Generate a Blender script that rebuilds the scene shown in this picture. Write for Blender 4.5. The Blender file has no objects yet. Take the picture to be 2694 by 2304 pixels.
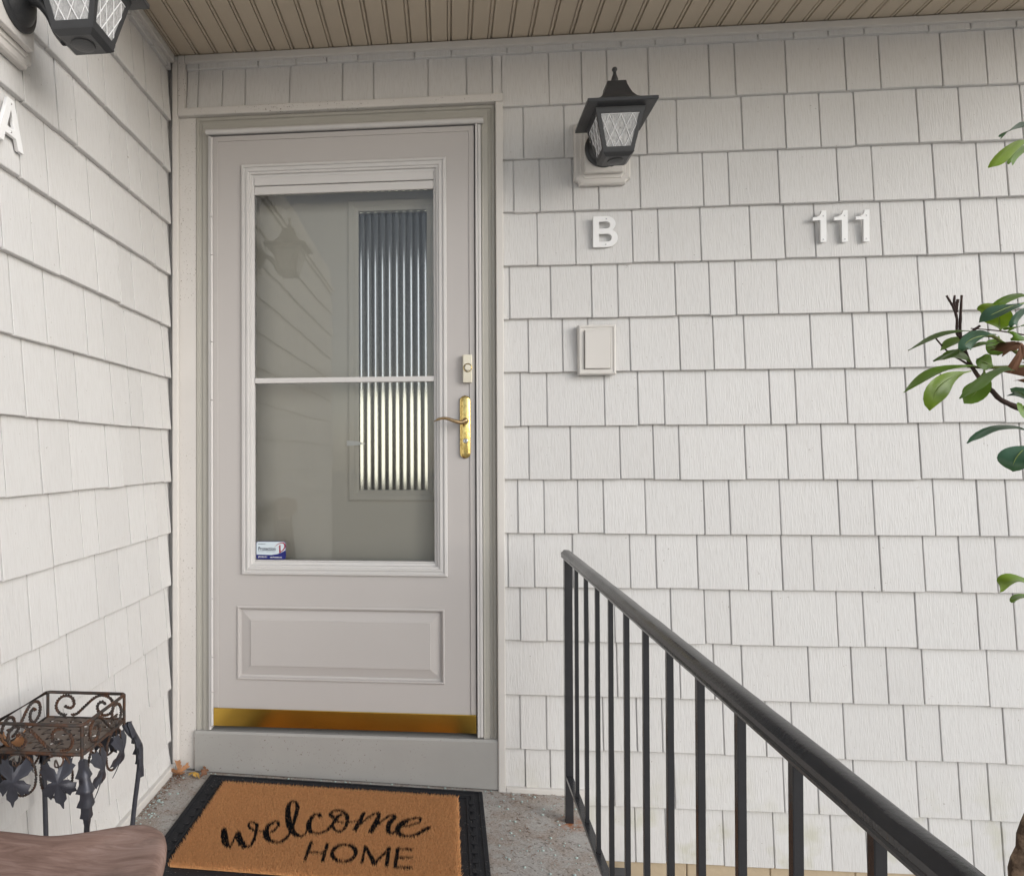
import bpy, bmesh, math, random
import numpy as np
from mathutils import Vector, Matrix, Euler
random.seed(7); rng = np.random.default_rng(7)
R = math.radians
scene = bpy.context.scene
COL = scene.collection

# ---------------------------------------------------------------- camera
cam_d = bpy.data.cameras.new('camera'); cam = bpy.data.objects.new('camera', cam_d); COL.objects.link(cam)
YAW, PITCH, ROLL = 0.0851, 0.0086, -0.0032
fw = Vector((-math.sin(YAW) * math.cos(PITCH), math.cos(YAW) * math.cos(PITCH), math.sin(PITCH)))
rt = Vector((math.cos(YAW), math.sin(YAW), 0)); up = rt.cross(fw)
r2 = math.cos(ROLL) * rt + math.sin(ROLL) * up; u2 = -math.sin(ROLL) * rt + math.cos(ROLL) * up
m = Matrix((r2, u2, -fw)).transposed().to_4x4(); m.translation = Vector((0.9484, -2.3205, 1.1081))
cam.matrix_world = m
cam_d.sensor_fit = 'HORIZONTAL'; cam_d.sensor_width = 36; cam_d.lens = 24.27
cam_d.shift_x = 0.1203; cam_d.shift_y = 0.0113; cam_d.clip_start = 0.02; cam_d.clip_end = 2000
scene.camera = cam
scene.render.resolution_x = 1024; scene.render.resolution_y = 875

# ---------------------------------------------------------------- light
SUN_EL, SUN_AZ = R(21), R(54)       # azimuth measured from the wall's outward normal (-y) towards +x
world = bpy.data.worlds.new('World'); scene.world = world; world.use_nodes = True
wn = world.node_tree.nodes; wl = world.node_tree.links; wn.clear()
wo = wn.new('ShaderNodeOutputWorld'); wb = wn.new('ShaderNodeBackground'); ws = wn.new('ShaderNodeTexSky')
ws.sky_type = 'NISHITA'; ws.sun_disc = False; ws.sun_elevation = SUN_EL
ws.sun_rotation = math.pi - SUN_AZ
ws.air_density = 1.0; ws.dust_density = 1.0; ws.ozone_density = 1.0
wb.inputs['Strength'].default_value = 0.15
hs_ = wn.new('ShaderNodeHueSaturation'); hs_.inputs['Saturation'].default_value = 0.42     # thin high overcast
wl.new(ws.outputs[0], hs_.inputs['Color']); wl.new(hs_.outputs[0], wb.inputs[0]); wl.new(wb.outputs[0], wo.inputs[0])
sd = bpy.data.lights.new('sun', 'SUN'); sun = bpy.data.objects.new('sun', sd); COL.objects.link(sun)
sd.energy = 1.2; sd.angle = R(42); sd.color = (1.0, 0.985, 0.965)
to_sun = Vector((math.sin(SUN_AZ) * math.cos(SUN_EL), -math.cos(SUN_AZ) * math.cos(SUN_EL), math.sin(SUN_EL)))
sun.rotation_euler = to_sun.to_track_quat('Z', 'Y').to_euler()
vs = scene.view_settings
vs.view_transform = 'Standard'; vs.look = 'None'; vs.gamma = 1.0; vs.exposure = 0.36; vs.use_curve_mapping = False
try:
    scene.cycles.max_bounces = 7; scene.cycles.diffuse_bounces = 3; scene.cycles.glossy_bounces = 3; scene.cycles.transmission_bounces = 6; scene.cycles.transparent_max_bounces = 12; scene.cycles.caustics_refractive = False; scene.cycles.caustics_reflective = False
except Exception: pass

# ---------------------------------------------------------------- helpers: tagging, objects
def tag(o, label=None, cat=None, group=None, kind=None):
    if label: o['label'] = label
    if cat: o['category'] = cat
    if group: o['group'] = group
    if kind: o['kind'] = kind
    return o
def empty(name, loc=(0, 0, 0), rz=0.0):
    o = bpy.data.objects.new(name, None); COL.objects.link(o); o.location = loc; o.rotation_euler = (0, 0, rz)
    o.empty_display_size = .05
    return o
def link(name, me, parent=None, loc=(0, 0, 0), rot=(0, 0, 0), scale=(1, 1, 1)):
    o = bpy.data.objects.new(name, me); COL.objects.link(o)
    o.parent = parent; o.location = loc; o.rotation_euler = rot; o.scale = scale
    return o
def tomesh(bm, name, mt, smooth=False, normals=True):
    if normals: bmesh.ops.recalc_face_normals(bm, faces=bm.faces[:])
    me = bpy.data.meshes.new(name); bm.to_mesh(me); bm.free(); me.materials.append(mt)
    if smooth:
        me.shade_smooth()
        if smooth != 'all': me.set_sharp_from_angle(angle=R(smooth if smooth is not True else 40))
    return me
def obj(name, bm, mt, parent=None, smooth=False, loc=(0, 0, 0), rot=(0, 0, 0)):
    return link(name, tomesh(bm, name, mt, smooth), parent, loc, rot)
def copy_tree(o, parent=None):
    c = o.copy(); COL.objects.link(c); c.parent = parent
    for ch in list(o.children): copy_tree(ch, c)
    return c
NB = bmesh.new
def box(bm, x0, x1, y0, y1, z0, z1, bev=0.0, seg=2):
    t = bmesh.new() if bev else bm
    vs_ = [t.verts.new((x, y, z)) for x in (x0, x1) for y in (y0, y1) for z in (z0, z1)]
    for f in ((0, 1, 3, 2), (4, 6, 7, 5), (0, 4, 5, 1), (2, 3, 7, 6), (0, 2, 6, 4), (1, 5, 7, 3)): t.faces.new([vs_[i] for i in f])
    if bev:
        bmesh.ops.recalc_face_normals(t, faces=t.faces[:])
        bmesh.ops.bevel(t, geom=t.edges[:], offset=bev, segments=seg, affect='EDGES', profile=.6)
        merge(bm, t)
    return bm
def merge(bm, t):
    me = bpy.data.meshes.new('tmp'); t.to_mesh(me); t.free(); bm.from_mesh(me); bpy.data.meshes.remove(me)
def tube(bm, pts, r, n=8, closed=False, cap=True):
    pts = [Vector(p) for p in pts]; N = len(pts); rs = r if isinstance(r, (list, tuple)) else [r] * N
    rings = []; prev = None
    for i, p in enumerate(pts):
        if closed: t = (pts[(i + 1) % N] - pts[i - 1])
        else: t = pts[min(i + 1, N - 1)] - pts[max(i - 1, 0)]
        t = t.normalized()
        if prev is None:
            a = Vector((0, 0, 1)) if abs(t.z) < .9 else Vector((1, 0, 0)); nx = t.cross(a).normalized()
        else: nx = (prev - t * prev.dot(t)).normalized()
        prev = nx; ny = t.cross(nx)
        rings.append([bm.verts.new(p + rs[i] * (math.cos(k * 2 * math.pi / n) * nx + math.sin(k * 2 * math.pi / n) * ny)) for k in range(n)])
    for i in range(N if closed else N - 1):
        a, b = rings[i], rings[(i + 1) % N]
        if closed and i == N - 1:   # align the seam
            off = min(range(n), key=lambda o_: (b[o_].co - a[0].co).length); b = b[off:] + b[:off]
        for k in range(n): bm.faces.new((a[k], a[(k + 1) % n], b[(k + 1) % n], b[k]))
    if cap and not closed: bm.faces.new(rings[0][::-1]); bm.faces.new(rings[-1])
    return bm
def lathe(bm, prof, n=24, axis='Z', c=(0, 0, 0)):
    rings = []
    for r, h in prof:
        ring = []
        for k in range(n):
            a = 2 * math.pi * k / n; x, y = max(r, 1e-5) * math.cos(a), max(r, 1e-5) * math.sin(a)
            p = (x, y, h) if axis == 'Z' else (x, h, y)
            ring.append(bm.verts.new((p[0] + c[0], p[1] + c[1], p[2] + c[2])))
        rings.append(ring)
    for a, b in zip(rings, rings[1:]):
        for k in range(n): bm.faces.new((a[k], a[(k + 1) % n], b[(k + 1) % n], b[k]))
    bm.faces.new(rings[0]); bm.faces.new(rings[-1])
    return bm
def loops(bm, ls, cap0=True, cap1=True):
    vl = [[bm.verts.new(p) for p in l] for l in ls]; n = len(vl[0])
    for a, b in zip(vl, vl[1:]):
        for k in range(n): bm.faces.new((a[k], a[(k + 1) % n], b[(k + 1) % n], b[k]))
    if cap0: bm.faces.new(vl[0][::-1])
    if cap1: bm.faces.new(vl[-1])
    return bm
def sqloops(bm, spec, c=(0, 0), **k):       # spec: (half width, z)
    return loops(bm, [[(c[0] + sx * h, c[1] + sy * h, z) for sx, sy in ((-1, -1), (1, -1), (1, 1), (-1, 1))] for h, z in spec], **k)
def frame(bm, x0, x1, z0, z1, prof, open_bottom=False, fill=False):
    """mitred moulding round a rectangle; prof = (inset, y) from the outer edge inwards"""
    ls = []
    for i, y in prof:
        zb = z0 if open_bottom else z0 + i
        ls.append([bm.verts.new(p) for p in ((x0 + i, y, zb), (x0 + i, y, z1 - i), (x1 - i, y, z1 - i), (x1 - i, y, zb))])
    for a, b in zip(ls, ls[1:]):
        for k in range(3 if open_bottom else 4): bm.faces.new((a[k], a[(k + 1) % 4], b[(k + 1) % 4], b[k]))
    if fill: bm.faces.new(ls[-1])
    if open_bottom:
        for k in (0, 3):
            if len(ls) > 2: bm.faces.new([l[k] for l in ls])
    return bm
def plate(bm, x0, x1, z0, z1, y0, y1, holes=()):
    """slab in the wall plane with rectangular holes"""
    xs = sorted({x0, x1, *[h[0] for h in holes], *[h[1] for h in holes]}); zs = sorted({z0, z1, *[h[2] for h in holes], *[h[3] for h in holes]})
    def solid(i, j):
        if not (0 <= i < len(xs) - 1 and 0 <= j < len(zs) - 1): return False
        cx, cz = (xs[i] + xs[i + 1]) / 2, (zs[j] + zs[j + 1]) / 2
        return not any(h[0] < cx < h[1] and h[2] < cz < h[3] for h in holes)
    V = {}
    def v(i, j, k):
        if (i, j, k) not in V: V[i, j, k] = bm.verts.new((xs[i], (y0, y1)[k], zs[j]))
        return V[i, j, k]
    for i in range(len(xs) - 1):
        for j in range(len(zs) - 1):
            if not solid(i, j): continue
            bm.faces.new((v(i, j, 0), v(i + 1, j, 0), v(i + 1, j + 1, 0), v(i, j + 1, 0)))
            bm.faces.new((v(i, j, 1), v(i, j + 1, 1), v(i + 1, j + 1, 1), v(i + 1, j, 1)))
            for di, dj, a, b in ((-1, 0, (i, j), (i, j + 1)), (1, 0, (i + 1, j + 1), (i + 1, j)), (0, -1, (i + 1, j), (i, j)), (0, 1, (i, j + 1), (i + 1, j + 1))):
                if not solid(i + di, j + dj): bm.faces.new((v(*a, 0), v(*b, 0), v(*b, 1), v(*a, 1)))
    return bm
def poly_prism(bm, poly, y0, y1, bev=0.0):
    """polygon in (x, z) extruded along y (convex or simple)"""
    t = bmesh.new()
    a = [t.verts.new((x, y0, z)) for x, z in poly]; b = [t.verts.new((x, y1, z)) for x, z in poly]; n = len(poly)
    fa = t.faces.new(a); t.faces.new(b[::-1])
    for k in range(n): t.faces.new((a[k], b[k], b[(k + 1) % n], a[(k + 1) % n]))
    bmesh.ops.recalc_face_normals(t, faces=t.faces[:])
    if bev: bmesh.ops.bevel(t, geom=list(fa.edges), offset=bev, segments=2, affect='EDGES')
    merge(bm, t); return bm
def curve_mesh(name, splines, extrude, mt, bevel=0.0):
    cu = bpy.data.curves.new(name, 'CURVE'); cu.dimensions = '2D'; cu.fill_mode = 'BOTH'; cu.extrude = extrude; cu.bevel_depth = bevel
    for pts in splines:
        s = cu.splines.new('POLY'); s.points.add(len(pts) - 1); s.use_cyclic_u = True
        for p, q in zip(s.points, pts): p.co = (q[0], q[1], 0, 1)
    return conv(name, cu, mt)
def text_mesh(name, body, size, extrude, mt, offset=0.0, sx=1.0):
    cu = bpy.data.curves.new(name, 'FONT'); cu.body = body; cu.size = size; cu.extrude = extrude; cu.offset = offset
    me = conv(name, cu, mt)
    if sx != 1: me.transform(Matrix.Diagonal((sx, 1, 1, 1)))
    return me
def conv(name, cu, mt):
    t = bpy.data.objects.new('tmp', cu); COL.objects.link(t)
    bpy.context.view_layer.update()
    me = bpy.data.meshes.new_from_object(t.evaluated_get(bpy.context.evaluated_depsgraph_get()))
    bpy.data.objects.remove(t); bpy.data.curves.remove(cu)
    me.name = name; me.materials.clear(); me.materials.append(mt)
    return me
UPRIGHT = (R(90), 0, 0)
def catmull(pts, n=6):
    P_ = [np.array(p, float) for p in pts]; out = []
    if len(P_) < 3: return [tuple(P_[0] + (P_[1] - P_[0]) * k / n) for k in range(n + 1)]
    Q = [2 * P_[0] - P_[1]] + P_ + [2 * P_[-1] - P_[-2]]
    for i in range(1, len(Q) - 2):
        p0, p1, p2, p3 = Q[i - 1:i + 3]
        for k in range(n):
            t = k / n
            out.append(tuple(.5 * (2 * p1 + (p2 - p0) * t + (2 * p0 - 5 * p1 + 4 * p2 - p3) * t * t + (3 * p1 - p0 - 3 * p2 + p3) * t ** 3)))
    out.append(tuple(P_[-1])); return out

# ---------------------------------------------------------------- helpers: materials
class NT:
    def __init__(s, name):
        s.m = bpy.data.materials.new(name); s.m.use_nodes = True; s.t = s.m.node_tree
        s.b = s.t.nodes['Principled BSDF']; s.out = s.t.nodes['Material Output']
    def n(s, t, **k):
        x = s.t.nodes.new(t)
        for a, b in k.items():
            if a in x.inputs.keys(): x.inputs[a].default_value = b
            else: setattr(x, a, b)
        return x
    def l(s, a, b): s.t.links.new(a, b)
    def pos(s, scale=(1, 1, 1), rand=True, obj_space=False):
        v = s.n('ShaderNodeTexCoord').outputs['Object'] if obj_space else s.n('ShaderNodeNewGeometry').outputs['Position']
        mp = s.n('ShaderNodeMapping'); mp.inputs['Scale'].default_value = scale; s.l(v, mp.inputs['Vector'])
        if rand:
            oi = s.n('ShaderNodeObjectInfo'); ml = s.n('ShaderNodeMath', operation='MULTIPLY'); ml.inputs[1].default_value = 77.0
            s.l(oi.outputs['Random'], ml.inputs[0]); cb = s.n('ShaderNodeCombineXYZ')
            s.l(ml.outputs[0], cb.inputs[0]); s.l(ml.outputs[0], cb.inputs[1]); s.l(ml.outputs[0], cb.inputs[2]); s.l(cb.outputs[0], mp.inputs['Location'])
        return mp.outputs[0]
    def noise(s, vec, scale=1.0, detail=4.0, rough=.55, dist=0.0):
        x = s.n('ShaderNodeTexNoise'); x.inputs['Scale'].default_value = scale; x.inputs['Detail'].default_value = detail
        x.inputs['Roughness'].default_value = rough; x.inputs['Distortion'].default_value = dist; s.l(vec, x.inputs['Vector']); return x.outputs['Fac']
    def ramp(s, fac, stops):
        x = s.n('ShaderNodeValToRGB'); e = x.color_ramp.elements
        while len(e) < len(stops): e.new(.5)
        for a, (p, c) in zip(e, stops): a.position = p; a.color = (*c, 1) if len(c) == 3 else c
        s.l(fac, x.inputs[0]); return x.outputs['Color']
    def mix(s, fac, a, b, mode='MIX'):
        x = s.n('ShaderNodeMix', data_type='RGBA', blend_type=mode)
        for k, v in ((0, fac), (6, a), (7, b)):
            if hasattr(v, 'is_output'): s.l(v, x.inputs[k])
            else: x.inputs[k].default_value = v if not isinstance(v, tuple) else (*v, 1)
        return x.outputs[2]
    def bump(s, h, strength=.3, dist=.002, normal=None):
        x = s.n('ShaderNodeBump'); x.inputs['Strength'].default_value = strength; x.inputs['Distance'].default_value = dist
        s.l(h, x.inputs['Height'])
        if normal: s.l(normal, x.inputs['Normal'])
        s.l(x.outputs[0], s.b.inputs['Normal']); return x.outputs[0]
    def set(s, col=None, rough=None, metal=None, spec=None):
        for k, v in (('Base Color', col), ('Roughness', rough), ('Metallic', metal), ('Specular IOR Level', spec)):
            if v is None: continue
            if hasattr(v, 'is_output'): s.l(v, s.b.inputs[k])
            else: s.b.inputs[k].default_value = (*v, 1) if isinstance(v, tuple) else v
        return s
def g3(v, f): return tuple(min(1, c * f) for c in v)
def paint(name, col, rough=.45, var=.06, vscale=3.0, specks=0.0, bump=.05, bscale=90.0, spec=.4, metal=0.0, speckcol=(.12, .08, .05)):
    s = NT(name); p = s.pos(rand=False)
    n1 = s.noise(p, vscale, 3); c = s.mix(n1, g3(col, 1 - var), g3(col, 1 + var))
    if specks:
        sp = s.noise(p, 160, 2, .6); mk = s.ramp(sp, [(0.0, (0, 0, 0)), (.70 - specks, (0, 0, 0)), (.74 - specks, (1, 1, 1))])
        area = s.ramp(s.noise(p, 5, 3), [(.42, (0, 0, 0)), (.6, (1, 1, 1))]); c = s.mix(s.mix(1.0, mk, area, 'MULTIPLY'), c, speckcol)
    s.set(c, rough, metal, spec)
    rn = s.noise(p, 14, 1); rr_ = s.n('ShaderNodeMapRange'); s.l(rn, rr_.inputs[0]); rr_.inputs[3].default_value = max(.05, rough - .08); rr_.inputs[4].default_value = min(1, rough + .1)
    s.l(rr_.outputs[0], s.b.inputs['Roughness'])
    if bump: s.bump(s.noise(p, bscale, 2), bump, .001)
    return s.m

# ---------------------------------------------------------------- materials
def mk_shingle():
    s = NT('vinyl_shingle'); p = s.pos((260, 260, 7)); q = s.pos((1, 1, 1))
    g = s.noise(p, 1.0, 3, .6, .4)
    oi = s.n('ShaderNodeObjectInfo'); t = s.mix(oi.outputs['Random'], (.63, .622, .614), (.69, .684, .677))
    c = s.mix(s.ramp(s.noise(s.pos(rand=False), 1.6, 4), [(.35, (0, 0, 0)), (.75, (1, 1, 1))]), t, (.665, .657, .648))
    c = s.mix(s.ramp(g, [(.3, (.35, .35, .35)), (.55, (0, 0, 0))]), c, (.52, .50, .48))
    dirt = s.ramp(s.noise(q, 120, 2), [(.735, (0, 0, 0)), (.765, (1, 1, 1))]); c = s.mix(s.mix(1.0, dirt, (.6, .6, .6), 'MULTIPLY'), c, (.20, .16, .12))
    # greenish algae bloom low on the wall by the ground
    gp = s.n('ShaderNodeNewGeometry'); sx = s.n('ShaderNodeSeparateXYZ'); s.l(gp.outputs['Position'], sx.inputs[0])
    mr = s.n('ShaderNodeMapRange'); s.l(sx.outputs['Z'], mr.inputs[0]); mr.inputs[1].default_value = .12; mr.inputs[2].default_value = -.18
    al = s.ramp(s.noise(s.pos(rand=False), 7, 4), [(.52, (0, 0, 0)), (.68, (.5, .5, .5))]); c = s.mix(s.mix(1.0, al, mr.outputs[0], 'MULTIPLY'), c, (.42, .41, .24))
    s.set(c, .55, 0, .35); s.bump(g, .85, .0015); return s.m
M_SH = mk_shingle()
M_TRIM = paint('vinyl_trim', (.66, .635, .605), .42, .04, 4, specks=.0, bump=.03)
M_TRIMD = paint('vinyl_trim_dirty', (.65, .625, .60), .5, .07, 6, specks=.06, bump=.03)
M_CASE = paint('greige_casing_paint', (.43, .415, .375), .42, .06, 5, bump=.25, bscale=40)
M_DOOR = paint('storm_door_paint', (.49, .465, .452), .40, .035, 2.5, bump=.05, bscale=70)
M_DOORT = paint('storm_door_trim', (.60, .585, .575), .38, .04, 6, bump=.04)
M_ENTRY = paint('entry_door_paint', (.74, .69, .61), .45, .05, 2, bump=.08, bscale=50)
M_SILL = paint('sill_board_paint', (.36, .353, .34), .5, .10, 5, specks=.03, bump=.5, bscale=25)
M_SOFFIT = paint('soffit_vinyl', (.56, .478, .375), .5, .07, 3, specks=.0, bump=.06)
M_BLACK = paint('black_enamel', (.030, .030, .033), .20, .25, 20, bump=.22, bscale=180, spec=.5)
M_LAMP = paint('lantern_black', (.038, .039, .042), .36, .2, 25, bump=.35, bscale=260, spec=.5)
M_WHITE = paint('white_plastic', (.86, .86, .86), .35, .02, 6, bump=.02)
M_RUBBER = paint('black_rubber', (.017, .018, .022), .72, .35, 30, specks=.05, bump=.8, bscale=260, spec=.3, speckcol=(.16, .15, .14))
M_COIR = paint('coir_fibre', (.72, .36, .155), .85, .38, 170, bump=.0, spec=.15)
M_INK = paint('black_printed_fibre', (.008, .008, .009), .8, .3, 90, bump=0, spec=.15)
M_CREAM = paint('cream_plastic', (.72, .68, .56), .3, .03, 8, bump=.02)
M_STEEL = paint('lock_steel', (.55, .55, .56), .25, .1, 30, metal=1.0, bump=0)
M_DARK = paint('dark_void', (.01, .01, .01), .8, .1, 5, bump=0)
def mk_brass(name, c1, c2, rough, wear, dr=.25, bmp=.12):
    s = NT(name); p = s.pos(rand=False)
    w = s.ramp(s.noise(p, wear, 5, .65), [(.46, (0, 0, 0)), (.66, (1, 1, 1))]); s.set(s.mix(w, c1, c2), None, 1.0)
    s.l(s.mix(w, (rough,) * 3, (rough + dr,) * 3), s.b.inputs['Roughness']); s.bump(s.noise(p, 300, 3), bmp, .0006); return s.m
M_BRASS = mk_brass('polished_brass', (.86, .66, .25), (.50, .36, .12), .16, 70)
M_BRONZE = mk_brass('worn_brass_lever', (.50, .36, .20), (.33, .23, .13), .3, 60)
M_SWEEP = mk_brass('brass_door_sweep', (.70, .45, .09), (.69, .445, .09), .19, 4, .03, .02)
def mk_iron():
    s = NT('rusty_iron'); p = s.pos(rand=False)
    n = s.ramp(s.noise(p, 45, 6, .65), [(.44, (0, 0, 0)), (.60, (1, 1, 1))])
    s.set(s.mix(n, (.060, .052, .048), (.115, .055, .032)), .6, .35, .4); s.bump(s.noise(p, 260, 3), .6, .0012); return s.m
M_IRON = mk_iron()
M_ILEAF = paint('dark_blue_grey_iron', (.050, .052, .066), .42, .4, 40, bump=.6, bscale=90, spec=.5, metal=.3)
def mk_slat():
    s = NT('rusty_tin_strip'); p = s.pos(rand=False)
    s.set(s.mix(s.noise(p, 30, 6), (.13, .102, .085), (.21, .165, .135)), .65, .2); s.bump(s.noise(p, 200, 3), .5, .001); return s.m
M_SLAT = mk_slat()
def mk_seat():
    s = NT('weathered_brown_wood'); p = s.pos((7, 34, 30), False); q = s.pos((1, 1, 1), False)
    g = s.noise(p, 1.0, 6, .65, 1.2); c = s.ramp(g, [(.3, (.19, .115, .09)), (.52, (.30, .195, .16)), (.72, (.42, .30, .26))])
    st = s.ramp(s.noise(q, 9, 5, .6), [(.52, (0, 0, 0)), (.7, (.6, .6, .6))]); c = s.mix(st, c, (.14, .10, .08)); s.set(c, .62, 0, .35)
    s.bump(g, .35, .0015); return s.m
M_SEAT = mk_seat()
def mk_concrete():
    s = NT('porch_concrete'); p = s.pos(rand=False)
    base = s.mix(s.noise(p, 4, 6, .6), (.27, .25, .232), (.40, .385, .365))
    stain = s.ramp(s.noise(p, 9, 6, .7, .6), [(.43, (0, 0, 0)), (.60, (.9, .9, .9))]); c = s.mix(stain, base, (.26, .205, .165))
    gr = s.ramp(s.noise(p, 190, 3, .7), [(.35, (0, 0, 0)), (.72, (1, 1, 1))]); c = s.mix(s.mix(1.0, gr, (.5, .5, .5), 'MULTIPLY'), c, (.60, .58, .555))
    dk = s.ramp(s.noise(p, 75, 4, .7), [(.56, (0, 0, 0)), (.68, (.9, .9, .9))]); c = s.mix(dk, c, (.12, .095, .08))
    ds = s.n('ShaderNodeVectorMath', operation='DISTANCE'); s.l(s.n('ShaderNodeNewGeometry').outputs['Position'], ds.inputs[0]); ds.inputs[1].default_value = (1.316, -.182, 0)
    mr = s.n('ShaderNodeMapRange'); s.l(ds.outputs['Value'], mr.inputs[0]); mr.inputs[1].default_value = .055; mr.inputs[2].default_value = .012
    ru = s.ramp(s.noise(p, 60, 4), [(.40, (0, 0, 0)), (.58, (1, 1, 1))]); c = s.mix(s.mix(1.0, ru, mr.outputs[0], 'MULTIPLY'), c, (.36, .13, .05))
    s.set(c, .85, 0, .25); b = s.bump(s.noise(p, 130, 4, .7), .9, .003); s.bump(s.noise(p, 25, 3), .6, .005, b); return s.m
M_CONC = mk_concrete()
def mk_found():
    s = NT('tan_foundation_paint'); p = s.pos(rand=False)
    c = s.mix(s.noise(p, 8, 5), (.42, .33, .22), (.55, .45, .32)); cr = s.ramp(s.noise(p, 22, 5, .7, 1.5), [(.66, (0, 0, 0)), (.70, (1, 1, 1))])
    s.set(s.mix(cr, c, (.12, .09, .07)), .8); s.bump(s.noise(p, 60, 4), .5, .003); return s.m
M_FOUND = mk_found()
def mk_ground():
    s = NT('pale_bounce_ground'); p = s.pos(rand=False)  # pale concrete tone, raised to bounce light up to the ceiling
    c = s.mix(s.noise(p, 1.2, 6), (.38, .36, .325), (.47, .45, .41)); s.set(c, .95); s.bump(s.noise(p, 20, 5), .6, .02); return s.m
M_GROUND = mk_ground()
def mk_glass():
    s = NT('clear_window_glass'); t = s.t; t.nodes.remove(s.b)
    fr = s.n('ShaderNodeFresnel', IOR=1.5); tr = s.n('ShaderNodeBsdfTransparent'); tr.inputs[0].default_value = (.985, .99, .98, 1)
    gl = s.n('ShaderNodeBsdfGlossy', Roughness=.015); mx = s.n('ShaderNodeMixShader')
    nz = s.noise(s.pos((1, 1, 1), False), 3.2, 2, .5); bp_ = s.n('ShaderNodeBump'); bp_.inputs['Strength'].default_value = .035; bp_.inputs['Distance'].default_value = .02
    s.l(nz, bp_.inputs['Height']); s.l(bp_.outputs[0], gl.inputs['Normal'])
    s.l(fr.outputs[0], mx.inputs[0]); s.l(tr.outputs[0], mx.inputs[1]); s.l(gl.outputs[0], mx.inputs[2]); s.l(mx.outputs[0], s.out.inputs[0]); return s.m
M_GLASS = mk_glass()
def mk_reed():
    s = NT('reeded_glass'); s.set((.95, .96, .95), .20); s.b.inputs['Transmission Weight'].default_value = 1; s.b.inputs['IOR'].default_value = 1.5
    return s.m
M_REED = mk_reed()
def mk_lampglass():
    s = NT('pebbled_lantern_glass'); t = s.t; s.set((.80, .80, .80), .18); s.b.inputs['Specular IOR Level'].default_value = .9
    nz = s.noise(s.pos((1, 1, .35), False), 190, 3, .6, .6); s.bump(nz, .8, .002)
    tr = s.n('ShaderNodeBsdfTransparent'); tr.inputs[0].default_value = (.9, .9, .9, 1); mx = s.n('ShaderNodeMixShader')
    mr = s.n('ShaderNodeMapRange'); s.l(nz, mr.inputs[0]); mr.inputs[1].default_value = .3; mr.inputs[2].default_value = .7; mr.inputs[3].default_value = .25; mr.inputs[4].default_value = .55
    s.l(mr.outputs[0], mx.inputs[0]); s.l(tr.outputs[0], mx.inputs[1]); s.l(s.b.outputs[0], mx.inputs[2]); s.l(mx.outputs[0], s.out.inputs[0]); return s.m
M_LGLASS = mk_lampglass()
M_LEAD = paint('clear_raised_leading', (.75, .75, .76), .2, .05, 20, bump=0, spec=.8)
def mk_leaf(name, a, b, rough=.32):
    s = NT(name); oi = s.n('ShaderNodeObjectInfo'); p = s.pos((1, 1, 1), False)
    c = s.mix(oi.outputs['Random'], a, b); c = s.mix(s.ramp(s.noise(p, 38, 4), [(.35, (0, 0, 0)), (.8, (.6, .6, .6))]), c, g3(a, 1.6))
    s.set(c, rough, 0, .5); s.b.inputs['Subsurface Weight'].default_value = 0.0
    tl = s.n('ShaderNodeBsdfTranslucent'); s.l(s.mix(1.0, c, (1.6, 1.7, .6), 'MULTIPLY'), tl.inputs[0]); mx = s.n('ShaderNodeMixShader'); mx.inputs[0].default_value = .22
    s.bump(s.noise(s.pos((160, 160, 160), False), 1, 3), .15, .001)
    s.l(s.b.outputs[0], mx.inputs[1]); s.l(tl.outputs[0], mx.inputs[2]); s.l(mx.outputs[0], s.out.inputs[0]); return s.m
M_LF = [mk_leaf('leaf_olive', (.065, .115, .024), (.080, .135, .032)), mk_leaf('leaf_mid_green', (.105, .185, .030), (.14, .225, .045)),
        mk_leaf('leaf_dark_glossy', (.040, .092, .060), (.052, .11, .072), .30), mk_leaf('leaf_yellow_green', (.13, .205, .016), (.155, .235, .026))]
M_MIDRIB = mk_leaf('leaf_midrib', (.20, .26, .08), (.24, .30, .10), .5)
M_DRY = mk_leaf('dry_brown_leaf', (.17, .078, .042), (.23, .115, .065), .7)
M_DRYT = mk_leaf('dry_tan_leaf', (.38, .19, .095), (.44, .24, .13), .7)
M_DRYY = mk_leaf('dry_yellow_leaf', (.46, .27, .055), (.52, .32, .07), .7)
def mk_bark(name, a, b, lichen):
    s = NT(name); p = s.pos((60, 60, 18), False); q = s.pos(rand=False)
    g = s.noise(p, 1, 6, .7, .5); c = s.mix(g, a, b); c = s.mix(s.ramp(s.noise(q, 16, 5, .65), [(.50, (0, 0, 0)), (.60, lichen)]), c, (.36, .25, .17))
    s.set(c, .85, 0, .2); s.bump(g, .9, .004); return s.m
M_BARK = mk_bark('trunk_bark', (.045, .030, .022), (.12, .080, .055), (.9, .9, .9))
M_TWIG = mk_bark('dark_twig', (.035, .022, .020), (.085, .058, .052), (.15, .15, .15))
M_STEM = mk_bark('green_stem', (.09, .12, .03), (.14, .17, .05), (.1, .1, .1))
M_PELLET = paint('teal_salt_pellet', (.44, .54, .52), .35, .3, 60, bump=.2)
def emis(name, col, st):
    s = NT(name); s.set((.8, .8, .8)); s.b.inputs['Emission Color'].default_value = (*col, 1); s.b.inputs['Emission Strength'].default_value = st; return s.m
M_HALL_GLOW = emis('hall_glow_warm', (1.0, .95, .78), 1.15)  # warm glow of the panel added behind the ribbed pane
M_HALL_GLOW2 = emis('hall_glow_cool', (.92, .95, 1.0), .9)  # weaker glow of the second added panel
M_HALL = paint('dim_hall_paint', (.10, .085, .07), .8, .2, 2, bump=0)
M_STK = {n: paint('sticker_' + n, c, .3, .02, 5, bump=0) for n, c in dict(pale=(.62, .70, .76), navy=(.018, .022, .16), ink=(.015, .02, .05), red=(.30, .01, .035), white=(.85, .85, .85)).items()}

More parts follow.
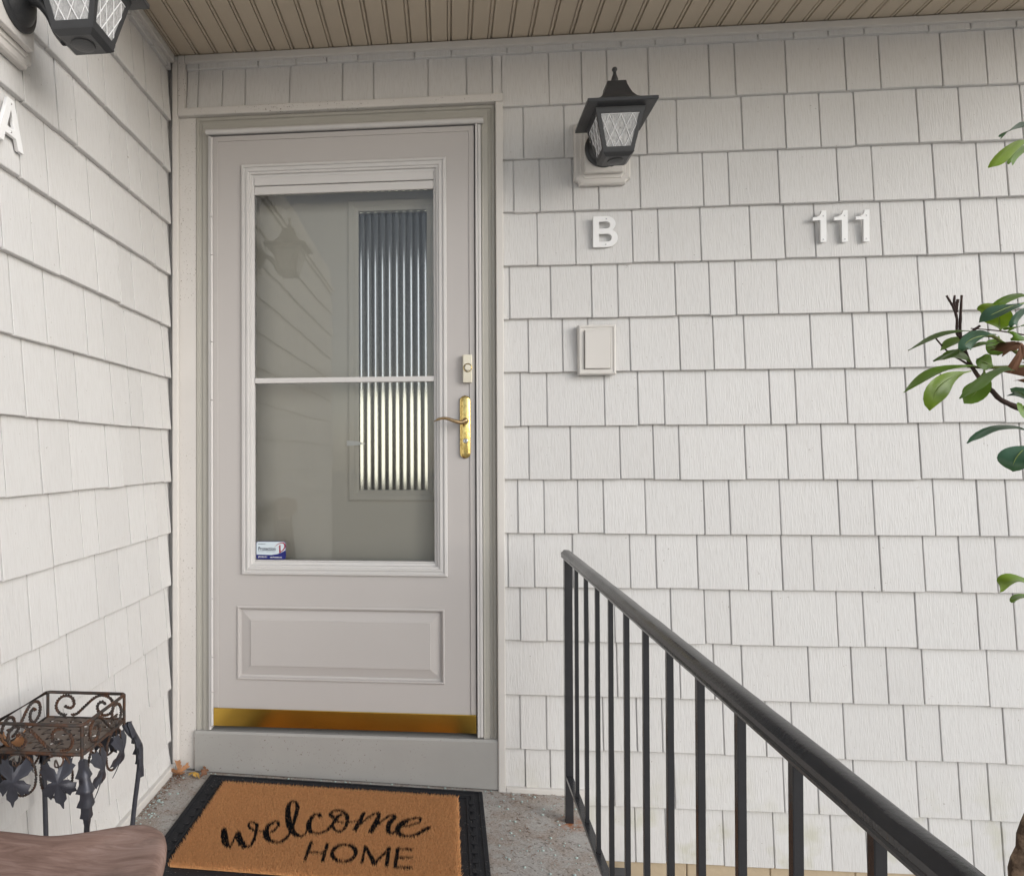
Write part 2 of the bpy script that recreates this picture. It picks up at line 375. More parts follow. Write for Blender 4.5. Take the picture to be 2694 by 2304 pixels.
# ================================================================ SETTING
E_ = 0.178                      # shingle exposure, metres
KT = .028                       # the slab falls gently towards the right
def floor_z(x): return KT * (1 - x / 1.09)
TILT = math.atan(KT / 1.09)
# ground
bm = NB(); s_ = 60; vsx = [bm.verts.new(p) for p in ((-s_, -s_, -.42), (s_, -s_, -.42), (s_, s_, -.42), (-s_, s_, -.42))]; bm.faces.new(vsx)
tag(obj('ground', bm, M_GROUND), kind='structure')
# porch slab: one raised concrete slab with rounded right edge
bm = NB(); prof = [(-.05, floor_z(-.05)), (1.352, floor_z(1.352)), (1.364, floor_z(1.36) - .003), (1.372, -.018), (1.374, -.05), (1.374, -.45), (-.05, -.45)]
loops(bm, [[(x, y, z) for x, z in prof] for y in (.0005, -3.2)])
tag(obj('porch_floor', bm, M_CONC, smooth=30), kind='structure')

# porch ceiling: backing panel + beaded soffit boards running out from the house
CEIL_Z, CEIL_D = 2.497, .9
bm = NB(); box(bm, -.02, 3.4, -CEIL_D - .05, .02, CEIL_Z + .008, CEIL_Z + .16)
ceil = tag(obj('porch_ceiling', bm, M_SOFFIT), kind='structure')
bm = NB(); box(bm, -.02, 3.4, -CEIL_D - .075, -CEIL_D - .052, CEIL_Z - .06, CEIL_Z + .20, .003)
obj('fascia_board', bm, M_TRIM, ceil)
W_ = .0668
sec = [(0, .0075), (.0012, .0005), (.0025, 0), (.0505, 0), (.0518, .0008), (.0524, .006), (.0546, .006), (.0552, .0012), (.0568, 0), (.0612, 0), (.0626, .0012), (.0632, .006), (.0667, .0075)]
bm = NB(); rows = [[bm.verts.new((x, y, CEIL_Z + z)) for x, z in sec] for y in (-.004, -CEIL_D - .05)]
for k in range(len(sec) - 1): bm.faces.new((rows[0][k], rows[0][k + 1], rows[1][k + 1], rows[1][k]))
board = tomesh(bm, 'board', M_SOFFIT)
x = .089 - .0578 - W_
while x < 3.3:
    link('board', board, ceil, (x, 0, random.uniform(-.0006, .0006))); x += W_

# ================================================================ SHINGLED WALLS
def mk_shingle_mesh():
    """unit shingle: x -.5...5, z 0..1 (0 = butt), front y = 0 at the butt, tapering back to .012 at the top"""
    bm = NB()
    def ring(z, y, b): return [bm.verts.new((-.5, y + b, z)), bm.verts.new((-.488, y, z)), bm.verts.new((.488, y, z)), bm.verts.new((.5, y + b, z))]
    rs = [ring(0, .0018, .0007), ring(.009, .0002, .0007), ring(1, .0150, .0005)]
    for a, b in zip(rs, rs[1:]):
        for k in range(3): bm.faces.new((a[k], a[k + 1], b[k + 1], b[k]))
    bk = [bm.verts.new(p) for p in ((-.5, .0205, 0), (.5, .0205, 0), (.5, .0205, 1), (-.5, .0205, 1))]
    bm.faces.new((bk[0], bk[1], rs[0][3], rs[0][2], rs[0][1], rs[0][0])); bm.faces.new((bk[0], rs[0][0], rs[1][0], rs[2][0], bk[3])); bm.faces.new((bk[1], bk[2], rs[2][3], rs[1][3], rs[0][3]))
    return tomesh(bm, 'shingle', M_SH)
SHM = mk_shingle_mesh()
PAT = [.135, .086, .189, .112, .086]
def fill_row(js, lo, hi):
    js = sorted(js); k = random.randrange(5)
    while js and js[-1] + .07 < hi: js.append(js[-1] + PAT[k % 5]); k += 1
    while js and js[0] - .07 > lo: js.insert(0, js[0] - PAT[k % 5]); k += 1
    js = [j for j in js if lo + .012 < j < hi - .012]
    return [lo] + js + [hi]
GAP = .0048
def shingle(parent, c, w, z0, z1, axis):
    dz = random.choice((0, 0, 0, .0012, -.0012, .0025))
    h = z1 - z0 + .004
    if axis == 'x': link('shingle', SHM, parent, (c, random.uniform(-.0008, .0008), z0 + dz), (0, 0, 0), (w - GAP, 1, h - dz))
    else: link('shingle', SHM, parent, (random.uniform(-.0008, .0008), c, z0 + dz), (0, 0, R(90)), (w - GAP, 1, h - dz))
BJ=[
 [0.092, 0.303, 0.435, 0.542, 0.649, 0.842, 0.966, 1.151, 1.234, 1.367, 1.523, 1.632, 1.727, 1.956, 2.067, 2.173, 2.282, 2.477, 2.602],
 [0.174, 0.255, 0.412, 0.595, 0.702, 0.887, 1.016, 1.102, 1.288, 1.396, 1.478, 1.611, 1.805, 1.886, 2.045, 2.227, 2.332, 2.518, 2.651, 2.738],
 [1.204, 1.338, 1.456, 1.604, 1.701, 1.907, 2.041, 2.148, 2.255, 2.445, 2.571, 2.754],
 [1.257, 1.365, 1.449, 1.582, 1.783, 1.864, 2.02, 2.201, 2.308, 2.492, 2.623, 2.709],
 [1.248, 1.373, 1.557, 1.64, 1.774, 1.93, 2.036, 2.13, 2.333, 2.466, 2.574, 2.683],
 [1.291, 1.424, 1.509, 1.693, 1.801, 1.883, 2.013, 2.208, 2.289, 2.444, 2.629, 2.733],
 [1.329, 1.412, 1.547, 1.705, 1.812, 1.909, 2.115, 2.245, 2.351, 2.458, 2.65],
 [1.19, 1.277, 1.464, 1.572, 1.655, 1.788, 1.987, 2.067, 2.222, 2.403, 2.509, 2.692],
 [1.217, 1.353, 1.513, 1.62, 1.702, 1.909, 2.039, 2.146, 2.251, 2.442, 2.566, 2.742],
 [1.266, 1.376, 1.459, 1.593, 1.779, 1.859, 2.016, 2.196, 2.302, 2.483, 2.613, 2.698],
 [1.233, 1.358, 1.543, 1.626, 1.757, 1.914, 2.02, 2.115, 2.32, 2.451, 2.558, 2.666],
 [1.272, 1.407, 1.492, 1.672, 1.779, 1.859, 1.99, 2.188, 2.269, 2.426, 2.61, 2.718],
 [1.14, 1.367, 1.499, 1.699, 1.806, 1.894, 2.1, 2.231, 2.338, 2.445, 2.638],
 [1.184, 1.27, 1.453, 1.561, 1.642, 1.835, 1.966, 2.047, 2.206, 2.389, 2.496, 2.683],
 [1.2, 1.282, 1.488, 1.68, 1.774, 2.02, 2.125, 2.235, 2.426, 2.551],
 [1.331, 1.482, 1.554, 1.651, 1.832, 1.988, 2.164, 2.271, 2.46, 2.588, 2.676],
]
LJ=[
 [-0.317, -0.157, -0.042],
 [-0.411, -0.296, -0.21, -0.075],
 [-0.747, -0.562, -0.471, -0.338, -0.172, -0.07],
 [-0.843, -0.705, -0.619, -0.434, -0.322, -0.238, -0.101],
 [-0.856, -0.747, -0.551, -0.422, -0.233, -0.142],
 [-0.807, -0.696, -0.511, -0.379, -0.291, -0.091],
 [-0.881, -0.751, -0.564, -0.474, -0.34, -0.177, -0.065],
 [-0.834, -0.7, -0.612, -0.423, -0.313, -0.227, -0.086],
 [-0.771, -0.641, -0.452, -0.365, -0.232, -0.069],
 [-0.917, -0.726, -0.588, -0.504, -0.316, -0.204, -0.116],
 [-0.922, -0.812, -0.702, -0.506, -0.376, -0.185, -0.095],
 [-0.762, -0.645, -0.453, -0.319, -0.232, -0.045],
 [-0.66, -0.394, -0.189, -0.104],
 [-0.812, -0.642, -0.447, -0.231, -0.052],
 [-0.761, -0.505, -0.386, -0.194, -0.11],
]
wall = tag(empty('shingle_wall', (0, 0, 0)), 'pale shingled house wall facing us, around the storm door and behind the railing', 'wall')
ZB = 2.451; XE = 3.2
bm = NB(); plate(bm, -.02, XE, -.43, 2.51, .021, .05, [(.06, 1.112, -.02, 2.285)]); obj('wall_backing', bm, M_SH, wall)
for k, js in enumerate(BJ):
    z0 = ZB - k * E_; z1 = z0 + E_
    if k == 0: z1 = 2.62
    lo = .046 if k < 2 else 1.134
    if k == 15: lo = 1.30
    xs = fill_row(list(js), lo, XE)
    if k == 14 and not any(abs(x_ - 1.404) < .02 for x_ in xs): xs = sorted(xs + [1.404])
    for a, b in zip(xs, xs[1:]):
        if k == 1 and b < 1.135 + .3 and a < 1.13:
            if b <= 1.14: shingle(wall, (a + b) / 2, b - a, 2.293, z1, 'x')
            else:
                shingle(wall, (a + 1.1345) / 2, 1.1345 - a, 2.293, z1, 'x'); shingle(wall, (1.1345 + b) / 2, b - 1.1345 + GAP, z0, z1, 'x')
        elif k == 14 and b <= 1.41: shingle(wall, (a + b) / 2, b - a, .010, z1, 'x')
        else: shingle(wall, (a + b) / 2, b - a, z0, z1, 'x')
# trims of that wall
def course_panel(parent, a, b, z0, z1, axis):
    """moulded sheet behind one course: the bottom of the slots between its shingles"""
    bm = NB(); h = z1 - z0 + .003
    P_ = [(a, .0062, z0 + .002), (b, .0062, z0 + .002), (b, .0195, z0 + h), (a, .0195, z0 + h)]; Q_ = [(x_, .0203, z_) for x_, y_, z_ in P_]
    if axis == 'y': P_ = [(-y_, x_, z_) for x_, y_, z_ in P_]; Q_ = [(-y_, x_, z_) for x_, y_, z_ in Q_]
    loops(bm, [P_, Q_]); obj('course_panel', bm, M_SH, parent)
for k in range(16):
    z0 = ZB - k * E_; lo = 1.136 if k < 15 else 1.30
    course_panel(wall, lo, XE, z0 if k != 14 else z0, min(z0 + E_, 2.60), 'x')
    if k < 2: course_panel(wall, .047, 1.1345, z0 if k == 0 else 2.293, min(z0 + E_, 2.60), 'x')
bm = NB(); box(bm, .046, XE, -.012, .020, 2.470, 2.494, .003); obj('frieze_trim', bm, M_TRIM, wall)
bm = NB(); box(bm, .022, .0455, -.013, .017, 2.284, 2.494, .003); obj('corner_trim', bm, M_TRIMD, wall)
bm = NB(); box(bm, .022, 1.1355, -.014, .0175, 2.2835, 2.3105, .0035); obj('door_head_trim', bm, M_TRIMD, wall)
bm = NB(); box(bm, 1.111, 1.1355, -.013, .017, floor_z(1.1) - .008, 2.2833, .0035); obj('door_side_trim', bm, M_TRIM, wall)
bm = NB(); box(bm, 1.136, 1.404, -.013, .017, -.013, .0125, .003); obj('base_trim', bm, M_TRIM, wall)
bm = NB(); box(bm, .001, .0215, -.011, .016, .031, 2.493, .0035); obj('corner_trim', bm, M_TRIM, wall)
bm = NB(); box(bm, .022, .0795, .006, .05, .03, 2.2833, .001); obj('filler_panel', bm, M_TRIMD, wall)
# foundation blocks under the siding
for i in range(9):
    x0 = 1.20 + i * .26; bm = NB(); box(bm, x0, x0 + .2575, .012, .07, -.419, -.2, .003); obj('foundation_block', bm, M_FOUND, wall)

lwall = tag(empty('shingle_wall', (0, 0, 0)), 'pale shingled side wall at the left, bearing the letter A', 'wall')
ZL = 2.444; YE = -3.3
bm = NB(); box(bm, -.06, -.021, YE, .05, -.43, 2.66); obj('wall_backing', bm, M_SH, lwall)
for k, js in enumerate(LJ):
    z0 = ZL - k * E_; z1 = z0 + E_
    if k == 0: z1 = 2.62
    if k == 14: z0 = .050
    for a, b in zip(*(lambda v: (v, v[1:]))(fill_row(list(js), YE, -.013))): shingle(lwall, (a + b) / 2, b - a, z0, z1, 'y')
for k in range(15): course_panel(lwall, YE, -.0135, .050 if k == 14 else ZL - k * E_, min(ZL - k * E_ + E_, 2.60), 'y')
bm = NB(); box(bm, -.016, .012, YE, -.0135, 2.468, 2.4945, .003); obj('frieze_trim', bm, M_TRIM, lwall)
bm = NB(); box(bm, -.016, .014, YE, -.0135, .020, .0535, .004); obj('base_trim', bm, M_TRIM, lwall)

# ================================================================ DOOR FRAME, DOORS
dfm = tag(empty('door_frame', (.59, 0, 0)), 'greige painted wooden frame and sill board around the storm door', 'door frame')
def dpart(name, bm, mt, root, smooth=False): return obj(name, bm, mt, root, smooth, loc=(-root.location.x, -root.location.y, -root.location.z))
bm = NB(); frame(bm, .0800, 1.1105, .166, 2.2830, [(0, .03), (0, .006), (.004, .003), (.011, .003), (.014, .009), (.022, .010), (.025, .005), (.040, .004), (.042, .0015), (.046, .0015), (.047, .05), (.0, .05)], True); dpart('casing', bm, M_CASE, dfm)
bm = NB(); loops(bm, [[(x_, -.0085, zb), (x_, -.0085, .158), (x_, -.004, .1655), (x_, .10, .172), (x_, .10, zb)] for x_, zb in ((.0800, floor_z(.08) + .004), (1.1105, floor_z(1.11) + .004))]); dpart('sill_board', bm, M_SILL, dfm)
bm = NB(); frame(bm, .127, 1.0635, .172, 2.236, [(0, .05), (0, .17), (.006, .17), (.006, .05)], True); dpart('jamb', bm, M_ENTRY, dfm)
bm = NB(); box(bm, .08, 1.11, .0505, .16, 2.2365, 2.285); box(bm, .08, .1265, .0505, .16, .172, 2.236); box(bm, 1.064, 1.11, .0505, .16, .172, 2.236); dpart('jamb_block', bm, M_DARK, dfm)

door = tag(empty('storm_door', (.588, .002, .18)), 'light grey storm door with full glass pane, raised lower panel and brass sweep', 'door')
YF = .002
bm = NB(); plate(bm, .142, 1.040, .184, 2.212, YF, .035, [(.243, .947, .702, 2.110), (.226, .936, .343, .594)]); dpart('door_panel', bm, M_DOOR, door)
bm = NB(); frame(bm, .1425, 1.0395, .246, 2.2115, [(.0, YF - .0005), (.0, YF - .003), (.0165, YF - .003), (.0175, YF - .0004)], True); dpart('edge_strip', bm, M_DOOR, door)
wf = NB(); frame(wf, .243, .947, .702, 2.110, [(0, .03), (0, YF - .004), (.003, YF - .009), (.010, YF - .010), (.012, YF - .005), (.017, YF - .005), (.019, YF - .009), (.025, YF - .009), (.027, YF - .004), (.033, YF - .004), (.035, YF + .004), (.0435, YF + .006), (.0435, .034)])
win = dpart('window_frame', wf, M_DOORT, door)
def sub(name, bm, mt, par, root, smooth=False): return obj(name, bm, mt, par, smooth, loc=(-root.location.x, -root.location.y, -root.location.z) if par is root else (0, 0, 0))
bm = NB(); box(bm, .2868, .9032, .004, .024, 2.0385, 2.0662, .003); obj('vent_bar', bm, M_DOORT, win)
bm = NB(); box(bm, .2868, .9032, .007, .024, 2.008, 2.0365, .003); obj('sash_rail', bm, M_DOORT, win)
bm = NB(); box(bm, .2868, .9032, .006, .026, 1.357, 1.3755, .003); obj('meeting_rail', bm, M_DOORT, win)
bm = NB(); box(bm, .2868, .9032, .010, .026, .7458, .7505, .0015); obj('sash_rail', bm, M_DOORT, win)
bm = NB(); box(bm, .2868, .9032, .014, .0165, 1.3757, 2.0078); obj('glass_pane', bm, M_GLASS, win)
bm = NB(); box(bm, .2868, .9032, .019, .0215, .7507, 1.3568); obj('glass_pane', bm, M_GLASS, win)
bm = NB(); frame(bm, .226, .936, .343, .594, [(0, .03), (0, YF - .003), (.004, YF - .005), (.007, YF - .004), (.009, YF + .005), (.015, YF + .007), (.018, YF + .006), (.047, YF - .0005), (.048, YF - .003)], fill=True); dpart('raised_panel', bm, M_DOOR, door)
bm = NB(); box(bm, .1425, 1.0395, YF - .0065, YF - .0005, .184, .2445, .001); dpart('door_sweep', bm, M_SWEEP, door)
bm = NB(); box(bm, .128, .1365, -.008, .03, .17, 2.213, .003); dpart('hinge_rail', bm, M_DOORT, door)
zz = [.186, .30, .42, .62, 1.30, 1.50, 1.80, 1.93, 2.208]
for a, b in zip(zz, zz[1:]):
    bm = NB(); tube(bm, [(.1395, -.007, a + .0012), (.1395, -.007, b - .0012)], .0052, 10); dpart('hinge_knuckle', bm, M_DOORT, door, 50)
bm = NB(); box(bm, 1.0435, 1.051, -.009, .03, .172, 2.214, .002); box(bm, 1.0515, 1.0625, -.006, .03, .172, 2.214, .003); dpart('latch_rail', bm, M_DOORT, door)
bm = NB(); tube(bm, [(.122, -.009, 2.224), (1.071, -.009, 2.224)], .0095, 12); box(bm, .122, 1.071, -.006, .012, 2.217, 2.2345); dpart('drip_cap', bm, M_DOORT, door, 40)
# lock set
hs = tag(empty('door_handle', (1.007, YF - .003, 1.20)), 'polished brass lever handle plate on the storm door', 'door handle')
def stadium(w, h, n=10): return [(w * math.cos(a), h + w * math.sin(a)) for a in [math.pi * k / n for k in range(n + 1)]] + [(w * math.cos(a), -h + w * math.sin(a)) for a in [math.pi + math.pi * k / n for k in range(n + 1)]]
bm = NB(); ls = []
for w, y in ((.0175, 0), (.0175, -.004), (.0145, -.007), (.0125, -.0075), (.011, -.0105), (.009, -.0115)): ls.append([(x_, y, z_ + .0025) for x_, z_ in stadium(w, .087)])
loops(bm, ls); obj('escutcheon', bm, M_BRASS, hs, 35)
bm = NB(); lathe(bm, [(.009, -.010), (.011, -.016), (.010, -.030), (.0085, -.040), (.003, -.045)], 20, 'Y', (0, 0, .022)); obj('lever_hub', bm, M_BRONZE, hs, 50)
pl = catmull([(0, -.038, .022), (-.015, -.042, .016), (-.038, -.046, .021), (-.062, -.046, .029), (-.085, -.044, .028), (-.103, -.040, .020)], 5)
bm = NB(); tube(bm, pl, [.0075 - .004 * (i / len(pl)) - (.002 if i > len(pl) - 4 else 0) for i in range(len(pl))], 10); obj('lever', bm, M_BRONZE, hs, 60)
bm = NB(); lathe(bm, [(.0085, -.010), (.0085, -.0155), (.007, -.0165), (.006, -.0155), (.0055, -.0155)], 24, 'Y', (0, 0, -.044)); ky = obj('key_cylinder', bm, M_STEEL, hs, 40)
bm = NB(); box(bm, -.0009, .0009, -.0161, -.0152, -.048, -.040); obj('key_slot', bm, M_DARK, ky)
# door bell
db = tag(empty('doorbell', (1.0145, YF - .003, 1.396)), 'cream rectangular doorbell button above the brass handle', 'doorbell')
bm = NB(); ls = []
for k in range(9):
    z_ = -.046 + .092 * k / 8; bul = .013 + .005 * math.sin(math.pi * k / 8); ls.append([(-.0155, 0, z_), (-.0155, -bul, z_), (-.013, -bul - .002, z_), (.013, -bul - .002, z_), (.0155, -bul, z_), (.0155, 0, z_)])
loops(bm, ls); obj('housing', bm, M_CREAM, db, 30)
bm = NB(); lathe(bm, [(.0145, -.016), (.0145, -.021), (.0125, -.0225), (.0118, -.0205), (.0118, -.018)], 28, 'Y', (.001, 0, .002)); obj('bezel', bm, M_BRASS, db, 40)
bm = NB(); lathe(bm, [(.0105, -.018), (.0105, -.0235), (.0085, -.0255), (.002, -.026)], 28, 'Y', (.001, 0, .002)); obj('button', bm, M_CREAM, db, 40)

# entry door behind the glass
ed = tag(empty('entry_door', (.6, .105, .175)), 'olive beige entry door behind the storm door glass, with a ribbed window', 'door')
bm = NB(); plate(bm, .1335, 1.0565, .176, 2.229, .105, .148, [(.632, .882, .982, 1.978)]); dpart('door_slab', bm, M_ENTRY, ed)
bm = NB(); frame(bm, .598, .916, .948, 2.012, [(0, .1052), (0, .098), (.006, .0955), (.020, .097), (.027, .101), (.038, .104), (.038, .118)]); fr_ = dpart('lite_frame', bm, M_ENTRY, ed)
bm = NB(); nr, ns = 10, 10; xs = []; ys = []
for i in range(nr):
    for j in range(ns):
        t_ = (j + .0) / ns; xs.append(.634 + (i + t_) * .246 / nr); ys.append(.124 - .0042 * math.sin(math.pi * t_) ** .8)
xs.append(.880); ys.append(.124); v0 = [bm.verts.new((a, b, .984)) for a, b in zip(xs, ys)]; v1 = [bm.verts.new((a, b, 1.976)) for a, b in zip(xs, ys)]
w0 = [bm.verts.new((a, .130, .984)) for a in xs]; w1 = [bm.verts.new((a, .130, 1.976)) for a in xs]
for k in range(len(xs) - 1):
    bm.faces.new((v0[k], v0[k + 1], v1[k + 1], v1[k])); bm.faces.new((w0[k + 1], w0[k], w1[k], w1[k + 1])); bm.faces.new((v0[k + 1], v0[k], w0[k], w0[k + 1])); bm.faces.new((v1[k], v1[k + 1], w1[k + 1], w1[k]))
bm.faces.new((v0[0], v1[0], w1[0], w0[0])); bm.faces.new((v0[-1], w0[-1], w1[-1], v1[-1])); obj('ribbed_pane', bm, M_REED, fr_, 60)
tp = tag(None or obj('tape_strip', poly_prism(NB(), [(.594, 1.1615), (.594, 1.1425), (.632, 1.144), (.662, 1.150), (.633, 1.158)], .0915, .0925), M_WHITE), 'torn strip of white tape on the ribbed window frame', 'tape')
# hall seen through the ribbed pane
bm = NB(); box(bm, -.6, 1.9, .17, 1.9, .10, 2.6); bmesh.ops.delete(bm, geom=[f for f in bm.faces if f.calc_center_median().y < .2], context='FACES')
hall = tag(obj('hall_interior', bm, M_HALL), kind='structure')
bm = NB(); box(bm, .30, .78, 1.86, 1.88, .95, 1.48); obj('hall_glow_panel', bm, M_HALL_GLOW, hall)  # glowing panel added to make the bright lower band in the ribbed pane
bm = NB(); box(bm, .50, .66, 1.86, 1.88, 1.52, 2.30); obj('hall_glow_panel', bm, M_HALL_GLOW2, hall)  # narrow glowing panel added for the thin upper streaks

# security sticker
stk = tag(empty('window_sticker', (.2885, .0180, .752)), 'small blue and white security company sticker in the corner of the glass', 'sticker')
w, h = .088, .052
def rrect(x0, x1, z0, z1, r, n=5): return [(cx + r * math.cos(a0 + k * math.pi / 2 / n), cz + r * math.sin(a0 + k * math.pi / 2 / n)) for cx, cz, a0 in ((x1 - r, z1 - r, 0), (x0 + r, z1 - r, math.pi / 2), (x0 + r, z0 + r, math.pi), (x1 - r, z0 + r, 3 * math.pi / 2)) for k in range(n + 1)]
def flat(name, splines, mt, y, par=stk): return link(name, curve_mesh(name, splines, .00012, mt), par, (0, y, 0), UPRIGHT)
stk.location.z = .7525; stk.scale = (1.18, 1, 1.18)
flat('sticker_base', [rrect(0, w, 0, h, .006)], M_STK['navy'], 0)
up_ = [(.001, .0135), (.045, .0125), (.062, .015), (.075, .020), (.087, .0265), (.087, .047), (.082, .0508), (.006, .0508), (.0028, .0495), (.001, .046)]
flat('sticker_field', [up_], M_STK['pale'], -.0004)
def stext(body, size, x_, z_, mt, off=0, sx=1, y=-.0008): return link('lettering', text_mesh('lettering', body, size, .0001, mt, off, sx), stk, (x_, y, z_), UPRIGHT)
stext('Protection', .0152, .006, .0255, M_STK['ink'], .00025, .80); stext('SECURED BY', .0040, .006, .0430, M_STK['ink'], 0, .95)
stext('S E C U R I T Y   S O L U T I O N S', .0036, .006, .0213, M_STK['ink'], 0, .92)
stext('(877) PRO1-911', .0062, .0055, .0045, M_STK['white'], .0001, .66); stext('www.Protection1.com', .0058, .041, .0042, M_STK['white'], .0001, .66)
flat('numeral', [[(.0655, .0355), (.0705, .0415), (.0725, .0415), (.0725, .0225), (.080, .029), (.0835, .036), (.083, .043), (.079, .0465), (.074, .0468), (.066, .044), (.053, .0345), (.064, .0448), (.073, .0492), (.081, .0496), (.0868, .045), (.0872, .036), (.083, .0275), (.075, .0215), (.0685, .0175), (.0685, .0365)]], M_STK['red'], -.0008)

# ================================================================ WALL LANTERNS
def lantern(name, label, loc, rz):
    t = tag(empty(name, loc, rz), label, 'wall lamp', 'lanterns by the front doors')
    HB, ZT = .0895, .212; cx, cy = 0, -.185
    # mounting block: stepped plate with notched corners
    def notch(hw, z0, z1, c, y):
        out = []
        for sx, zc, a0 in ((1, z1, math.pi * 1.5), (-1, z1, 0), (-1, z0, math.pi / 2), (1, z0, math.pi)):
            for k in range(5):
                a = a0 - k * math.pi / 8 if True else 0
                out.append((sx * hw + c * math.cos(a), y, zc + c * math.sin(a)))
        return out
    def corner(hw, z0, z1, c, y):
        pts = []
        for (X, Z, s0) in ((hw, z1, 270), (-hw, z1, 0), (-hw, z0, 90), (hw, z0, 180)):
            for k in range(5):
                a = R(s0 - 22.5 * k); pts.append((X + c * math.cos(a), y, Z + c * math.sin(a)))
        return pts
    bm = NB(); loops(bm, [corner(HB, 0, ZT, .016, .004), corner(HB, 0, ZT, .016, -.012), corner(HB - .004, .004, ZT - .004, .016, -.016), corner(HB - .017, .017, ZT - .017, .012, -.0165), corner(HB - .019, .019, ZT - .019, .012, -.020)])
    obj('mounting_block', bm, M_TRIM, t)
    bm = NB(); box(bm, -.062, .062, -.038, -.0205, .030, .185, .004); obj('mounting_plate', bm, M_TRIM, t)
    bm = NB(); lathe(bm, [(.062, -.0385), (.062, -.043), (.058, -.046), (.050, -.047), (.046, -.051), (.036, -.060), (.022, -.066), (.010, -.068)], 40, 'Y', (0, 0, .106)); obj('back_plate', bm, M_LAMP, t, 35)
    bm = NB(); lathe(bm, [(.005, -.047), (.006, -.053), (.004, -.057)], 12, 'Y', (-.042, 0, .125)); obj('cap_nut', bm, M_CREAM, t, 40)
    bm = NB(); tube(bm, catmull([(0, -.062, .106), (0, -.088, .098), (0, -.112, .070), (0, -.128, .036), (0, -.146, .012)], 5), .011, 12); obj('arm', bm, M_LAMP, t, 50)
    # cage
    ht, hb, zt, zb = .071, .0435, .134, .014
    def half(z): return hb + (ht - hb) * (z - zb) / (zt - zb)
    for sx in (-1, 1):
        for sy in (-1, 1):
            ls = []
            for z in (zb, zt):
                h = half(z); x_, y_ = cx + sx * h, cy + sy * h; d = .0115
                ls.append([(x_, y_, z), (x_ - sx * d, y_, z), (x_ - sx * d, y_ - sy * .004, z), (x_ - sx * .004, y_ - sy * .004, z), (x_ - sx * .004, y_ - sy * d, z), (x_, y_ - sy * d, z)])
            obj('cage_bar', loops(NB(), ls), M_LAMP, t)
    for z0, z1 in ((zb, zb + .013), (zt - .016, zt)):
        a0, a1 = half(z0) + .0006, half(z1) + .0006
        obj('cage_ring', sqloops(NB(), [(a0 - .005, z0), (a0, z0), (a1, z1), (a1 - .005, z1), (a0 - .005, z0)], (cx, cy), cap0=False, cap1=False), M_LAMP, t)
    # four tapered panes with diamond leading
    z0, z1 = zb + .010, zt - .012; h0, h1 = half(z0) - .0025, half(z1) - .0025
    for q in range(4):
        a = q * math.pi / 2; rot = Matrix.Rotation(a, 3, 'Z')
        def W(u, z, off=0.0):
            f = (z - z0) / (z1 - z0); h = h0 + (h1 - h0) * f; v_ = rot @ Vector((u * (h - .004), -(h + off), 0)); return (cx + v_.x, cy + v_.y, z)
        bm = NB(); loops(bm, [[W(-1, z0, 0), W(1, z0, 0), W(1, z1, 0), W(-1, z1, 0)], [W(-1, z0, -.002), W(1, z0, -.002), W(1, z1, -.002), W(-1, z1, -.002)]]); pane = obj('glass_pane', bm, M_LGLASS, t)
        bm = NB(); zt_ = z0 + (z1 - z0) * .93
        segs = [((-1, 1.2), (-.33, 0)), ((-.55, 0.93), (.40, 0)), ((.05, .93), (.95, .12)), ((.62, .93), (1, .6)), ((-.55, .93), (-1, .45)), ((.05, .93), (-.95, .05)), ((.62, .93), (-.33, 0)), ((1, .75), (.40, 0)), ((-1, .93), (1, .93))]
        for (ua, fa), (ub, fb) in segs:
            fa = min(fa, 1); tube(bm, [W(ua * .97, z0 + (z1 - z0) * fa, .0006), W(ub * .97, z0 + (z1 - z0) * fb, .0006)], .0012, 6)
        obj('leading', bm, M_LEAD, pane)
    bm = NB(); sqloops(bm, [(hb + .002, zb), (hb + .001, zb - .003), (.036, zb - .010), (.034, zb - .0115)], (cx, cy)); lathe(bm, [(.024, zb - .0118), (.023, zb - .0145), (.016, zb - .016)], 24, 'Z', (cx, cy, 0)); obj('base', bm, M_LAMP, t, 20)
    bm = NB(); lathe(bm, [(.014, zb), (.014, zb + .035), (.010, zb + .037), (.012, zb + .045), (.019, zb + .065), (.017, zb + .080), (.006, zb + .10)], 20, 'Z', (cx, cy, 0)); obj('bulb', bm, M_WHITE, t, 40)
    bm = NB(); sqloops(bm, [(.070, .1335), (.098, .1365), (.100, .138), (.100, .1465), (.096, .149), (.083, .1530), (.066, .1620), (.052, .1740), (.042, .1890), (.035, .2060), (.030, .2210), (.0275, .2330), (.024, .2355)], (cx, cy))
    roof = obj('roof', bm, M_LAMP, t, 25)
    bm = NB(); lathe(bm, [(.011, .2350), (.011, .2400), (.0075, .2420), (.0095, .2450), (.0108, .2490), (.0058, .2650), (.0045, .2720), (.0050, .2745), (.0078, .2785), (.0082, .2815), (.006, .2862), (.001, .2890)], 16, 'Z', (cx, cy, 0)); obj('finial', bm, M_LAMP, roof, 50)
    return t
lantern('wall_lantern', 'black lantern wall lamp above the white letter B, beside the door', (1.457, -.0015, 1.994), 0)
lantern('wall_lantern', 'black lantern on the left side wall above the letter A, cut by the frame', (.0015, -.932, 1.972), R(90))

